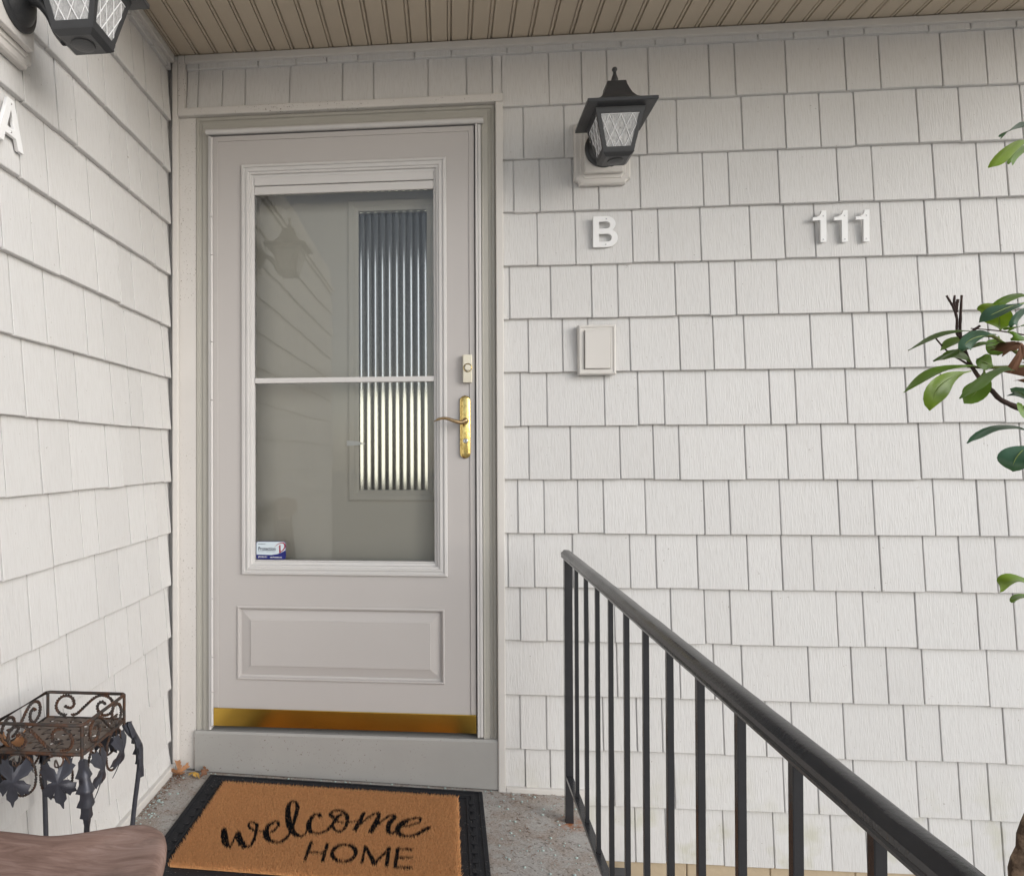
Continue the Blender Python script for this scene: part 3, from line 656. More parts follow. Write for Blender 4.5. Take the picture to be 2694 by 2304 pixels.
# ================================================================ LETTERS AND NUMBERS
def glyph(ch):
    if ch == '1': return [[(.0, .070), (.0, .079), (.012, .080), (.021, .085), (.025, .092), (.027, .100), (.040, .100), (.040, .0), (.023, .0), (.023, .070)]]
    if ch == 'B':
        def arc(cx, cz, r, a0, a1, n=9, sx=1.0): return [(cx + r * sx * math.cos(R(a0 + (a1 - a0) * k / n)), cz + r * math.sin(R(a0 + (a1 - a0) * k / n))) for k in range(n + 1)]
        o = [(0, 0)] + arc(.045, .029, .029, -90, 55, 9, 1.15) + [(.060, .054)] + arc(.043, .0755, .0245, -40, 90, 9, 1.15) + [(0, .100)]
        i1 = [(.018, .0165), (.018, .0435)] + arc(.045, .030, .0135, 90, -90, 9, 1.1); i2 = [(.018, .0595), (.018, .0840)] + arc(.042, .07175, .01225, 90, -90, 9, 1.1)
        return [o, i1, i2]
    return [[(0, 0), (.019, 0), (.026, .022), (.063, .022), (.070, 0), (.089, 0), (.055, .100), (.034, .100)], [(.031, .037), (.058, .037), (.0445, .079)]]
GM = {c: curve_mesh('numeral_face', glyph(c), .0035, M_WHITE, .0006) for c in '1BA'}
def letter(name, ch, label, cat, loc, rz, screws, group=None):
    t = tag(empty(name, loc, rz), label, cat, group)
    link('plaque', GM[ch], t, (0, -.0045, 0), UPRIGHT)
    for sx, sz in screws:
        bm = NB(); lathe(bm, [(.0023, -.0085), (.0023, -.0092), (.0014, -.0102)], 10, 'Y', (sx, 0, sz)); obj('screw', bm, M_STEEL, t, 40)
letter('house_letter', 'B', 'white plastic letter B below the lantern', 'letter', (1.428, .0, 1.790), 0, ((.042, .092), (.04, .008)))
for x_, z_, l_ in ((2.117, 1.786, 'white numeral 1 at the left of the house number 111'), (2.182, 1.785, 'middle white numeral 1 of the house number 111'), (2.2475, 1.7845, 'white numeral 1 at the right of the house number 111')):
    letter('house_number', '1', l_, 'numeral', (x_, .0, z_), 0, ((.0315, .083), (.0315, .008)), 'house number digits')
letter('house_letter', 'A', 'white plastic letter A on the left side wall, cut by the frame', 'letter', (.0, -.950, 1.782), R(90), ((.0445, .090), (.0445, .029)))

# blank cover plate
cp = tag(empty('cover_plate', (1.437, -.001, 1.452)), 'blank rectangular siding cover plate on the wall below letter B', 'cover plate')
bm = NB(); frame(bm, -.0605, .0605, -.0815, .0815, [(0, .006), (0, -.012), (.004, -.016), (.008, -.016), (.009, -.013), (.018, -.013), (.0185, .002)]); obj('frame', bm, M_TRIM, cp)
bm = NB(); box(bm, -.040, .040, -.021, .0, -.062, .062, .002); obj('blank_panel', bm, M_TRIM, cp)
bm = NB(); box(bm, -.0424, .0424, -.006, .002, -.0634, .0634); obj('recess', bm, M_TRIM, cp)

# ================================================================ DOORMAT
mx, my = (.142 + 1.057) / 2, -.33
mat = tag(empty('doormat', (mx, my, floor_z(mx))), 'tan coir doormat reading welcome HOME in a black rubber tray', 'doormat')
mat.rotation_euler = (0, TILT, 0)
RX0, RX1, RY0, RY1 = .142 - mx, 1.057 - mx, -.645 - my, -.030 - my
CX0, CX1, CY0, CY1 = .212 - mx, .977 - mx, -.556 - my, -.098 - my
bm = NB(); box(bm, RX0, RX1, RY0, RY1, .0005, .006, .002); tray = obj('rubber_tray', bm, M_RUBBER, mat)
bm = NB()
for d, w_ in ((.010, .004), (.027, .012), (.047, .008)):
    for x0, x1, y0, y1 in ((RX0 + d, RX1 - d, RY0 + d, RY0 + d + w_), (RX0 + d, RX1 - d, RY1 - d - w_, RY1 - d), (RX0 + d, RX0 + d + w_, RY0 + d + w_, RY1 - d - w_), (RX1 - d - w_, RX1 - d, RY0 + d + w_, RY1 - d - w_)):
        box(bm, x0, x1, y0, y1, .0062, .0085 if w_ < .01 else .0078, .0006, 1)
y_ = RY0 + .07
while y_ < RY1 - .08:
    box(bm, RX1 - .047, RX1 - .030, y_, y_ + .022, .0088, .0098, .0006, 1); box(bm, RX0 + .030, RX0 + .047, y_, y_ + .022, .0088, .0098, .0006, 1); y_ += .045
obj('tray_rib', bm, M_RUBBER, tray)
bm = NB(); box(bm, CX0 + .003, CX1 - .003, CY0 + .003, CY1 - .003, .0062, .0135, .002); obj('coir_pad', bm, M_COIR, mat)
STROKES=[
 [(0.3054,-0.3816,0.0112),(0.3172,-0.4146,0.0137),(0.334,-0.4513,0.012),(0.3433,-0.4637,0.0065),(0.3491,-0.4576,0.0048),(0.3485,-0.4163,0.0049),(0.3505,-0.3962,0.0092)],
 [(0.3506,-0.3944,0.0123),(0.364,-0.4256,0.0127),(0.3834,-0.4533,0.0107),(0.3961,-0.4597,0.0053),(0.4035,-0.448,0.0066),(0.4034,-0.415,0.0079),(0.397,-0.3699,0.0081),(0.3915,-0.3469,0.0076),(0.3806,-0.335,0.0051),(0.3695,-0.3364,0.0044),(0.3669,-0.35,0.005),(0.3806,-0.3691,0.0056),(0.4009,-0.3782,0.0043),(0.425,-0.3722,0.0037)],
 [(0.4318,-0.3858,0.0043),(0.4467,-0.3695,0.005),(0.4534,-0.3449,0.0063),(0.4487,-0.3262,0.0064),(0.4364,-0.3229,0.0051),(0.4251,-0.3486,0.011),(0.428,-0.3835,0.013),(0.4428,-0.4156,0.0109),(0.4645,-0.4267,0.006),(0.482,-0.4218,0.0054),(0.4937,-0.3923,0.0074),(0.4952,-0.3574,0.0087),(0.4918,-0.2847,0.0104),(0.4865,-0.2335,0.01),(0.474,-0.2048,0.0067),(0.4611,-0.2017,0.0061),(0.4575,-0.2306,0.012),(0.4691,-0.2876,0.0136),(0.4881,-0.3405,0.0139),(0.5097,-0.3788,0.0111),(0.5278,-0.3891,0.0061),(0.5381,-0.3781,0.0049),(0.5425,-0.3455,0.005)],
 [(0.5654,-0.2784,0.0091),(0.5576,-0.2635,0.0059),(0.5451,-0.2683,0.0072),(0.5389,-0.3036,0.0122),(0.5429,-0.3395,0.0126),(0.5559,-0.3643,0.0081),(0.5772,-0.3674,0.005),(0.5964,-0.3504,0.0063),(0.6071,-0.3193,0.0083),(0.6162,-0.275,0.0097),(0.6242,-0.2581,0.0072)],
 [(0.6014,-0.2756,0.0097),(0.5914,-0.2559,0.0066),(0.6035,-0.2381,0.0053),(0.6238,-0.2387,0.0066),(0.6429,-0.2652,0.0091),(0.6492,-0.3079,0.0089),(0.6418,-0.3446,0.0063),(0.623,-0.347,0.0056),(0.6097,-0.325,0.0076)],
 [(0.6075,-0.2824,0.0039),(0.627,-0.3015,0.0038),(0.6526,-0.2977,0.0038),(0.6741,-0.2875,0.0039)],
 [(0.6911,-0.2398,0.0099),(0.6844,-0.2911,0.0116),(0.6775,-0.3372,0.0113)],
 [(0.6795,-0.328,0.0044),(0.7047,-0.2699,0.0052),(0.7248,-0.2419,0.0053),(0.7376,-0.2434,0.0092),(0.7333,-0.291,0.0129),(0.7241,-0.34,0.0125)],
 [(0.7244,-0.3282,0.0044),(0.7514,-0.2763,0.0052),(0.7717,-0.2454,0.0059),(0.7853,-0.25,0.0092),(0.7724,-0.2921,0.0122),(0.7722,-0.328,0.0113),(0.7799,-0.3434,0.0056),(0.7918,-0.3343,0.0044),(0.8029,-0.3123,0.0044)],
 [(0.7991,-0.3038,0.0045),(0.8369,-0.2899,0.0045),(0.8603,-0.2686,0.0058),(0.8611,-0.2497,0.0059),(0.8415,-0.2523,0.0052),(0.8166,-0.2742,0.0116),(0.7998,-0.3127,0.0133),(0.805,-0.3414,0.01),(0.8277,-0.3511,0.0056),(0.8522,-0.3412,0.0069),(0.8733,-0.3152,0.0095),(0.8902,-0.2952,0.007)],
 [(0.5652,-0.414,0.0085),(0.5648,-0.4984,0.0081)],
 [(0.6107,-0.4138,0.0085),(0.6119,-0.4961,0.0081)],
 [(0.5663,-0.4622,0.0044),(0.6112,-0.4593,0.0044)],
 [(0.6953,-0.4514,0.0089),(0.6934,-0.4687,0.0084),(0.6857,-0.4831,0.0072),(0.6737,-0.492,0.0055),(0.6598,-0.4937,0.0055),(0.6465,-0.488,0.0072),(0.6364,-0.4758,0.0084),(0.6314,-0.4593,0.0089),(0.6328,-0.4418,0.0085),(0.6403,-0.4267,0.0074),(0.6526,-0.4172,0.0058),(0.6671,-0.4154,0.0058),(0.6808,-0.4216,0.0074),(0.6909,-0.4345,0.0086),(0.6953,-0.4514,0.0089)],
 [(0.7174,-0.4167,0.0072),(0.7164,-0.4946,0.0069)],
 [(0.7174,-0.4167,0.0078),(0.75,-0.4929,0.0098)],
 [(0.75,-0.4929,0.0052),(0.783,-0.4166,0.0054)],
 [(0.7818,-0.4167,0.0102),(0.783,-0.4963,0.0098)],
 [(0.8071,-0.4136,0.009),(0.8053,-0.5019,0.0086)],
 [(0.8049,-0.4176,0.0045),(0.8466,-0.4145,0.0045)],
 [(0.8054,-0.4568,0.0044),(0.8471,-0.4526,0.0044)],
 [(0.8052,-0.5009,0.0043),(0.8488,-0.4975,0.0043)],
]
def fibres(nx, ny):
    gx, gy = np.meshgrid(np.linspace(CX0 + .002, CX1 - .002, nx), np.linspace(CY0 + .002, CY1 - .002, ny)); n = gx.size
    px = gx.ravel() + rng.normal(0, .0016, n); py = gy.ravel() + rng.normal(0, .0016, n)
    px = np.clip(px, CX0, CX1); py = np.clip(py, CY0, CY1)
    ang = rng.uniform(0, 2 * np.pi, n); lean = np.abs(rng.normal(0, .0042, n)); hgt = rng.uniform(.0095, .0145, n)
    edge = np.minimum.reduce([px - CX0, CX1 - px, py - CY0, CY1 - py]) < .006
    ox = np.where(px - CX0 < .006, -1, 0) + np.where(CX1 - px < .006, 1, 0); oy = np.where(py - CY0 < .006, -1, 0) + np.where(CY1 - py < .006, 1, 0)
    tx = px + lean * np.cos(ang) + ox * rng.uniform(0, .005, n); ty = py + lean * np.sin(ang) + oy * rng.uniform(0, .005, n); tz = .0125 + hgt * np.where(edge, .8, 1)
    ink = np.zeros(n, bool); wx, wy = .4 * px + .6 * tx + mx, .4 * py + .6 * ty + my
    for s_ in STROKES:
        q = np.array(catmull(s_, 5))
        for a, b in zip(q, q[1:]):
            d = b[:2] - a[:2]; L2 = d @ d + 1e-12; t_ = np.clip(((wx - a[0]) * d[0] + (wy - a[1]) * d[1]) / L2, 0, 1)
            dist = np.hypot(wx - a[0] - t_ * d[0], wy - a[1] - t_ * d[1]); ink |= dist < (a[2] + t_ * (b[2] - a[2])) * .54 * (1 + .85 * abs(d[0]) / math.sqrt(L2))
    r_ = rng.uniform(.0010, .0016, n); V = np.zeros((n, 4, 3)); a0 = rng.uniform(0, 6.28, n)
    for k in range(3): V[:, k, 0] = px + r_ * np.cos(a0 + k * 2.094); V[:, k, 1] = py + r_ * np.sin(a0 + k * 2.094); V[:, k, 2] = .011
    V[:, 3, 0] = tx; V[:, 3, 1] = ty; V[:, 3, 2] = tz
    return V, ink
V, ink = fibres(300, 180)
def fibre_mesh(name, V, mt):
    n = len(V); me = bpy.data.meshes.new(name); me.vertices.add(n * 4); me.vertices.foreach_set('co', V.reshape(-1))
    base = np.arange(n)[:, None, None] * 4 + np.array([[0, 1, 3], [1, 2, 3], [2, 0, 3]])[None]
    idx = base.reshape(-1); me.loops.add(len(idx)); me.loops.foreach_set('vertex_index', idx); me.polygons.add(n * 3)
    me.polygons.foreach_set('loop_start', np.arange(n * 3) * 3); me.update(calc_edges=True); me.validate(); me.materials.append(mt); return me
tag(link('coir_pile', fibre_mesh('coir_pile', V[~ink], M_COIR), mat), kind='stuff')
o = link('lettering', fibre_mesh('lettering', V[ink], M_INK), mat); o['kind'] = 'stuff'; o['label'] = 'black printed words welcome HOME'

# ================================================================ IRON RAILING
rail = tag(empty('porch_railing', (1.312, -.165, floor_z(1.31))), 'black painted iron porch railing along the right edge of the slab', 'railing')
XR, ZR = 1.312, .814
def rp(name, bm, smooth=False, par=None): return obj(name, bm, M_BLACK, par or rail, smooth, loc=(-1.312, .165, -floor_z(1.31)) if par is None else (0, 0, 0))
Y0, Y1 = -.148, -1.900
prof = [(-.0095, -.0235), (-.0150, -.0215), (-.0165, -.0170), (-.0150, -.0148), (-.0168, -.0118), (-.0160, -.0065), (-.0115, -.0032), (-.0085, .0004), (-.0055, .0016), (.0055, .0016), (.0085, .0004), (.0115, -.0032), (.0160, -.0065), (.0168, -.0118), (.0150, -.0148), (.0165, -.0170), (.0150, -.0215), (.0095, -.0235)]
prof = [(a * 1.03, b * 1.03) for a, b in prof]
bm = NB(); ny = 60; loops(bm, [[(XR + x_, Y0 + (Y1 - Y0) * k / ny, ZR + z_ + random.uniform(-.0004, .0004)) for x_, z_ in prof] for k in range(ny + 1)]); rp('top_rail', bm, 30)
bm = NB(); box(bm, XR - .0105, XR + .0105, Y0 - .036, Y1 + .032, .126, .137, .0015); rp('bottom_rail', bm)
for y_ in (-.172, Y1 + .02):
    bm = NB(); box(bm, XR - .012, XR + .012, y_ - .012, y_ + .012, floor_z(XR) - .01, ZR - .0235, .0015); rp('post', bm)
bm = NB(); lathe(bm, [(.013, ZR + .0022), (.015, ZR + .005), (.010, ZR + .008), (.013, ZR + .011), (.018, ZR + .019), (.0185, ZR + .026), (.014, ZR + .034), (.006, ZR + .039)], 24, 'Z', (XR + .002, Y1 + .015, 0)); rp('knob', bm, 50)
bm = NB(); box(bm, -.0054, .0054, -.0054, .0054, .1375, ZR - .0235, .001, 2)
bal = tomesh(bm, 'baluster', M_BLACK)
for k in range(12):
    y_ = -.172 - .1385 * (k + 1)
    if y_ < Y1 + .06: break
    link('baluster', bal, rail, (0, y_ + .165, -floor_z(1.31)), (0, 0, random.uniform(-.03, .03)))

# ================================================================ PLANT STAND
PX0, PX1, PY0, PY1, PZ = .058, .240, -1.030, -.850, .585
pcx, pcy = (PX0 + PX1) / 2, (PY0 + PY1) / 2; HW = .090; BZ = PZ - .056
st = tag(empty('plant_stand', (pcx, pcy, floor_z(pcx))), 'rusty wrought iron plant stand with grape leaf trim and woven tray', 'plant stand')
FZ = floor_z(pcx); PZ -= FZ; BZ -= FZ
def rim(z, r): 
    c = .006; pts = []
    for sx, sy in ((-1, -1), (1, -1), (1, 1), (-1, 1)):
        a = (sx * HW, sy * (HW - c)) if sx * sy > 0 else (sx * (HW - c), sy * HW); b = (sx * (HW - c), sy * HW) if sx * sy > 0 else (sx * HW, sy * (HW - c)); pts += [(*a, z), (*b, z)]
    return tube(NB(), pts, r, 8, closed=True)
obj('top_rim', rim(PZ, .0036), M_IRON, st, 50); obj('bottom_rim', rim(BZ, .0036), M_IRON, st, 50)
for sx in (-1, 1):
    for sy in (-1, 1):
        obj('corner_post', tube(NB(), [(sx * (HW - .002), sy * (HW - .002), BZ - .012), (sx * (HW - .002), sy * (HW - .002), PZ)], .0034, 8), M_IRON, st, 50)
def twisted(bm, path, r=.0019, off=.0021, pitch=.012):
    pts = [Vector(p) for p in catmull(path, 10)]; L = [0]
    for a, b in zip(pts, pts[1:]): L.append(L[-1] + (b - a).length)
    n = max(12, int(L[-1] / .0025)); res = []
    for k in range(n + 1):
        s = L[-1] * k / n; i = max(j for j in range(len(L)) if L[j] <= s + 1e-9); i = min(i, len(pts) - 2)
        res.append(pts[i].lerp(pts[i + 1], (s - L[i]) / max(1e-9, L[i + 1] - L[i])))
    for ph in (0, math.pi):
        q = []; prev = None
        for k, p in enumerate(res):
            t = (res[min(k + 1, n)] - res[max(k - 1, 0)]).normalized()
            a = Vector((0, 0, 1)) if abs(t.z) < .95 else Vector((0, 1, 0)); nx = t.cross(a).normalized() if prev is None else (prev - t * prev.dot(t)).normalized(); prev = nx
            an = ph + 2 * math.pi * (L[-1] * k / n) / pitch; q.append(p + off * (math.cos(an) * nx + math.sin(an) * t.cross(nx)))
        tube(bm, q, r, 5)
    return bm
# one side's scroll pair, in (u along the side, z)
m_ = .028
S1 = [(-.045, .030), (-.036, .036), (-.026, .028), (-.028, .014), (-.042, .006), (-.058, .014), (-.062, .032), (-.052, .046), (-.034, .050), (-.016, .042), (.004, .024), (.022, .008), (.034, .005)]
S2 = [(.050, .024), (.036, .020), (.028, .030), (.034, .044), (.050, .047), (.064, .038), (.070, .022), (.062, .008), (.046, .004)]
for q in range(4):
    a = q * math.pi / 2
    for S_ in (S1, S2):
        bm = NB(); twisted(bm, [(u, -HW, BZ + .002 + z) for u, z in S_]); obj('scroll', bm, M_IRON, st, 60, rot=(0, 0, a))
# woven tray
ns = 8
for d in range(2):
    for i in range(ns):
        c = -HW + (i + .5) * 2 * HW / ns; bm = NB(); ls = []
        for k in range(33):
            u = -HW + .002 + (2 * HW - .004) * k / 32; z = BZ + .0012 * math.cos(math.pi * ((u + HW) / (2 * HW / ns) - .5) + math.pi * (i + d)); w2 = .0072
            ls.append([(u, c - w2, z - .0004), (u, c + w2, z - .0004), (u, c + w2, z + .0004), (u, c - w2, z + .0004)] if d == 0 else [(c - w2, u, z - .0005), (c + w2, u, z - .0005), (c + w2, u, z + .0005), (c - w2, u, z + .0005)])
        loops(bm, ls); obj('tray_strip', bm, M_SLAT, st)
# grape leaves hanging from the tray
LEAF = [(0, -.002), (.004, .010), (.013, .017), (.018, .027), (.025, .022), (.034, .024), (.032, .014), (.040, .008), (.034, .002), (.030, -.006), (.016, -.011), (.012, -.016), (.022, -.018), (.028, -.026), (.037, -.030), (.034, -.040), (.036, -.048), (.026, -.048), (.020, -.056), (.013, -.046), (.008, -.034), (.012, -.050), (.011, -.062), (.004, -.070), (.001, -.084)]
def vine_leaf(scale=1.0, bend=.010, mt=M_ILEAF, jit=.0, th=.0012):
    half = [(x_ * scale * (1 + random.uniform(-jit, jit)), z_ * scale * (1 + random.uniform(-jit, jit))) for x_, z_ in LEAF]
    out = half + [(-x_, z_) for x_, z_ in half[:0:-1]]
    bm = NB(); c = (0, -.022 * scale)
    def yy(x_, z_): 
        r_ = math.hypot(x_, z_ - c[1]) / (.05 * scale); return -bend * math.cos(min(r_, 1.4) * 1.5) + .004 * scale * math.sin(5 * math.atan2(x_, z_ - c[1])) * min(1, r_)
    rings = []
    for f in (.5, 1.0):
        rings.append([(c[0] + (x_ - c[0]) * f, c[1] + (z_ - c[1]) * f) for x_, z_ in out])
    for s_ in (0, th):
        cv = bm.verts.new((c[0], yy(*c) + s_, c[1])); R_ = [[bm.verts.new((x_, yy(x_, z_) + s_, z_)) for x_, z_ in r_] for r_ in rings]; n = len(out)
        for k in range(n): bm.faces.new((cv, R_[0][k], R_[0][(k + 1) % n])); bm.faces.new((R_[0][k], R_[1][k], R_[1][(k + 1) % n], R_[0][(k + 1) % n]))
        if s_ == 0: first = R_[1]
        else:
            for k in range(n): bm.faces.new((first[k], first[(k + 1) % n], R_[1][(k + 1) % n], R_[1][k]))
    return tomesh(bm, 'vine_leaf', mt, 60)
VL = vine_leaf(.86, .012)
for q in range(4):
    a = q * math.pi / 2; rot = Matrix.Rotation(a, 3, 'Z')
    for u in (-.042, .044):
        p = rot @ Vector((u, -HW - .006, 0)); link('vine_leaf', VL, st, (p.x, p.y, BZ - .032), (R(random.uniform(-8, 8)), R(random.uniform(-10, 10)), a + R(random.uniform(-18, 18))))
        bm = NB(); lp = [(u, -HW - .001, BZ), (u + .010, -HW - .005, BZ - .008), (u + .006, -HW - .007, BZ - .020), (u - .006, -HW - .006, BZ - .022), (u - .006, -HW - .004, BZ - .010), (u + .002, -HW - .006, BZ - .026), (u, -HW - .007, BZ - .040)]
        tube(bm, catmull(lp, 5), .0016, 6); obj('tendril', bm, M_IRON, st, 60, rot=(0, 0, a))
    for u0, sg in ((0, -1), (0, 1)):
        bm = NB(); twisted(bm, [(u0 + sg * .004, -HW, BZ - .044), (u0 + sg * .010, -HW, BZ - .020), (u0 + sg * .030, -HW, BZ - .004), (u0 + sg * .058, -HW, BZ - .008), (u0 + sg * .070, -HW, BZ - .040), (u0 + sg * .060, -HW, BZ - .070), (u0 + sg * .034, -HW, BZ - .084), (u0 + sg * .010, -HW, BZ - .070), (u0 + sg * .004, -HW, BZ - .046)], .0015, .0016, .011); obj('lower_scroll', bm, M_IRON, st, 60, rot=(0, 0, a))
ACAN = [(.003, .050), (.008, .046), (.009, .034), (.012, .026), (.016, .018), (.010, .016), (.011, .006), (.015, -.002), (.018, -.008), (.011, -.009), (.012, -.020), (.015, -.028), (.017, -.034), (.010, -.034), (.010, -.046), (.012, -.056), (.007, -.056), (.006, -.066), (.002, -.085)]
for sx in (-1, 1):
    for sy in (-1, 1):
        dg = Vector((sx, sy, 0)).normalized(); b0 = Vector((sx * (HW - .002), sy * (HW - .002), 0)); lp = [(0, BZ - .010), (.010, BZ - .030), (.026, BZ - .052), (.034, BZ - .085), (.031, BZ - .13), (.022, BZ - .20), (.012, BZ - .30), (.012, .14), (.022, .05), (.038, .003)]
        pts = [tuple(b0 + dg * d + Vector((0, 0, z))) for d, z in lp]; tube_pts = catmull(pts, 4); leg = obj('leg', tube(NB(), tube_pts, .0055, 8), M_ILEAF, st, 50)
        side = Vector((-dg.y, dg.x, 0)); bm = NB(); Ls = []
        for x_, z_ in ACAN:
            zc = BZ - .055 + z_ * .95; d = .006 + .026 * max(0, min(1, (BZ - .012 - zc) / .055)) + .004; c_ = b0 + dg * d + Vector((0, 0, zc)); w_ = x_ * .95
            Ls.append([tuple(c_ + side * (-w_) - dg * (.75 * w_)), tuple(c_ + side * (-w_ * .5) + dg * .001), tuple(c_ + dg * .005), tuple(c_ + side * (w_ * .5) + dg * .001), tuple(c_ + side * w_ - dg * (.75 * w_))])
        vl = [[bm.verts.new(p) for p in l] for l in Ls]
        for a_, b_ in zip(vl, vl[1:]):
            for k in range(4): bm.faces.new((a_[k], a_[k + 1], b_[k + 1], b_[k]))
        bmesh.ops.remove_doubles(bm, verts=bm.verts[:], dist=1e-5); bmesh.ops.solidify(bm, geom=bm.faces[:], thickness=.0012); obj('acanthus_leaf', bm, M_ILEAF, leg, 70)

# ================================================================ DRY LEAVES
def dry_leaf(loc, rot, sc, mt, label, curl=.02):
    return tag(link('dry_leaf', vine_leaf(sc, curl, mt, .25, .0005), None, loc, rot), label, 'leaf')
dry_leaf((.082, -1.005, PZ + FZ - .030), (R(70), R(20), R(10)), .85, M_DRYT, 'curled tan dead leaf lying in the plant stand tray', .028)
dry_leaf((.045, -.040, .062), (R(25), R(30), R(35)), .62, M_DRYT, 'tan dead leaf propped in the corner beside the door sill', .018)
dry_leaf((.085, -.045, .036), (R(-80), R(5), R(70)), .38, M_DRYY, 'yellow dead leaf on the floor below the tan one', .008)
dry_leaf((.122, -.024, .042), (R(-50), R(40), R(10)), .34, M_DRY, 'small dark brown dead leaf against the sill board', .010)

# ================================================================ WOODEN CHAIR against the left wall
ch = tag(empty('wooden_chair', (.27, -1.31, floor_z(.27))), 'weathered brown wooden chair seat at the bottom left corner', 'chair')
def chp(name, bm, smooth=40): return obj(name, bm, M_SEAT, ch, smooth, loc=(-.27, 1.31, -floor_z(.27)))
ol = [(.060, -1.118), (.120, -1.120), (.180, -1.124), (.235, -1.128), (.290, -1.113), (.350, -1.088), (.390, -1.079), (.420, -1.090), (.441, -1.112), (.456, -1.145), (.472, -1.200), (.484, -1.260), (.487, -1.310)]
ol = ol + [(x_, -2.62 - y_) for x_, y_ in ol[-2::-1]]; ol = [p[:2] for p in catmull([(*p, 0) for p in ol], 3)]
def inset(P_, d):
    cx_, cy_ = .27, -1.31; return [(x_ - d * (x_ - cx_) / max(.05, math.hypot(x_ - cx_, y_ - cy_)), y_ - d * (y_ - cy_) / max(.05, math.hypot(x_ - cx_, y_ - cy_))) for x_, y_ in P_]
bm = NB(); ZS = .432; loops(bm, [[(x_, y_, ZS + dz) for x_, y_ in inset(ol, d)] for d, dz in ((.03, -.040), (.008, -.036), (.001, -.028), (0, -.018), (.002, -.008), (.008, -.002), (.018, 0), (.05, -.003), (.09, -.008), (.14, -.010))]); chp('seat', bm)
for x_, y_, dx, dy in ((.13, -1.16, -.02, .02), (.13, -1.46, -.02, -.02), (.41, -1.16, .03, .02), (.41, -1.46, .03, -.02)):
    bm = NB(); tube(bm, [(x_, y_, ZS - .030), (x_ + dx * .3, y_ + dy * .3, .30), (x_ + dx * .7, y_ + dy * .7, .14), (x_ + dx, y_ + dy, .018)], [.016, .021, .017, .013], 12); chp('leg', bm, 50)
bm = NB(); ls = []
for k in range(13):
    y_ = -1.08 - .46 * k / 12; h = .035 + .020 * math.sin(math.pi * k / 12); xo = .045 + .025 * (1 - math.sin(math.pi * k / 12)); ls.append([(xo, y_, .825 - h), (xo + .018, y_, .825 - h), (xo + .014, y_, .825 + h), (xo - .004, y_, .825 + h)])
loops(bm, ls); chp('crest_rail', bm, 50)
for k in range(6):
    y_ = -1.13 - .36 * k / 5; bm = NB(); tube(bm, [(.10, y_ * .9 - .131, ZS - .012), (.075, y_, .64), (.057, y_, .80)], [.008, .010, .007], 10); chp('spindle', bm, 50)

# ================================================================ RHODODENDRON
LEAVES=[
 ((1.84, -1.1, 1.306),(1.761, -1.13, 1.303),(1.696, -1.13, 1.276),0.009,0),
 ((1.807, -1.16, 1.295),(1.751, -1.19, 1.284),(1.736, -1.19, 1.266),0.023,2),
 ((1.868, -1.06, 1.308),(1.803, -1.09, 1.298),(1.772, -1.09, 1.281),0.015,1),
 ((1.838, -1.1, 1.289),(1.775, -1.13, 1.276),(1.734, -1.13, 1.258),0.009,0),
 ((1.856, -1.12, 1.287),(1.807, -1.15, 1.283),(1.779, -1.15, 1.276),0.005,0),
 ((1.829, -1.08, 1.259),(1.782, -1.11, 1.271),(1.763, -1.11, 1.268),0.017,1),
 ((1.804, -1.12, 1.251),(1.73, -1.15, 1.24),(1.676, -1.15, 1.206),0.015,1),
 ((1.777, -1.15, 1.239),(1.713, -1.18, 1.215),(1.695, -1.18, 1.175),0.032,3),
 ((1.862, -1.06, 1.252),(1.832, -1.09, 1.218),(1.808, -1.09, 1.192),0.036,1),
 ((1.818, -1.18, 1.236),(1.761, -1.21, 1.225),(1.718, -1.21, 1.191),0.017,0),
 ((1.864, -1.08, 1.252),(1.829, -1.11, 1.257),(1.815, -1.11, 1.264),0.026,1),
 ((1.896, -1.05, 1.319),(1.872, -1.08, 1.332),(1.867, -1.08, 1.353),0.041,3),
 ((1.852, -1.16, 1.344),(1.795, -1.19, 1.328),(1.761, -1.19, 1.309),0.022,2),
 ((1.918, -1.08, 1.371),(1.863, -1.11, 1.361),(1.838, -1.11, 1.348),0.013,1),
 ((1.87, -1.1, 1.352),(1.823, -1.13, 1.346),(1.808, -1.13, 1.331),0.016,3),
 ((1.904, -1.1, 1.341),(1.863, -1.13, 1.328),(1.852, -1.13, 1.311),0.015,2),
 ((1.904, -1.1, 1.318),(1.861, -1.13, 1.311),(1.847, -1.13, 1.304),0.006,1),
 ((1.901, -1.04, 1.311),(1.878, -1.07, 1.29),(1.876, -1.07, 1.274),0.039,1),
 ((1.906, -1.1, 1.294),(1.866, -1.13, 1.294),(1.852, -1.13, 1.293),0.017,1),
 ((1.857, -1.16, 1.142),(1.783, -1.19, 1.147),(1.742, -1.19, 1.124),0.015,2),
 ((1.849, -1.17, 1.121),(1.806, -1.2, 1.104),(1.799, -1.2, 1.081),0.042,2),
 ((1.889, -1.12, 1.188),(1.85, -1.15, 1.203),(1.836, -1.15, 1.206),0.021,2),
 ((1.901, -1.1, 1.168),(1.87, -1.13, 1.178),(1.867, -1.13, 1.187),0.017,1),
 ((1.893, -1.12, 1.614),(1.837, -1.15, 1.588),(1.806, -1.15, 1.562),0.014,3),
 ((1.909, -1.1, 1.649),(1.858, -1.13, 1.631),(1.84, -1.13, 1.616),0.009,2),
 ((1.924, -1.08, 1.616),(1.879, -1.11, 1.598),(1.866, -1.11, 1.582),0.010,1),
 ((1.87, -1.14, 0.906),(1.819, -1.17, 0.912),(1.802, -1.17, 0.893),0.011,3),
 ((1.885, -1.12, 0.877),(1.847, -1.15, 0.882),(1.836, -1.15, 0.873),0.008,1),
]
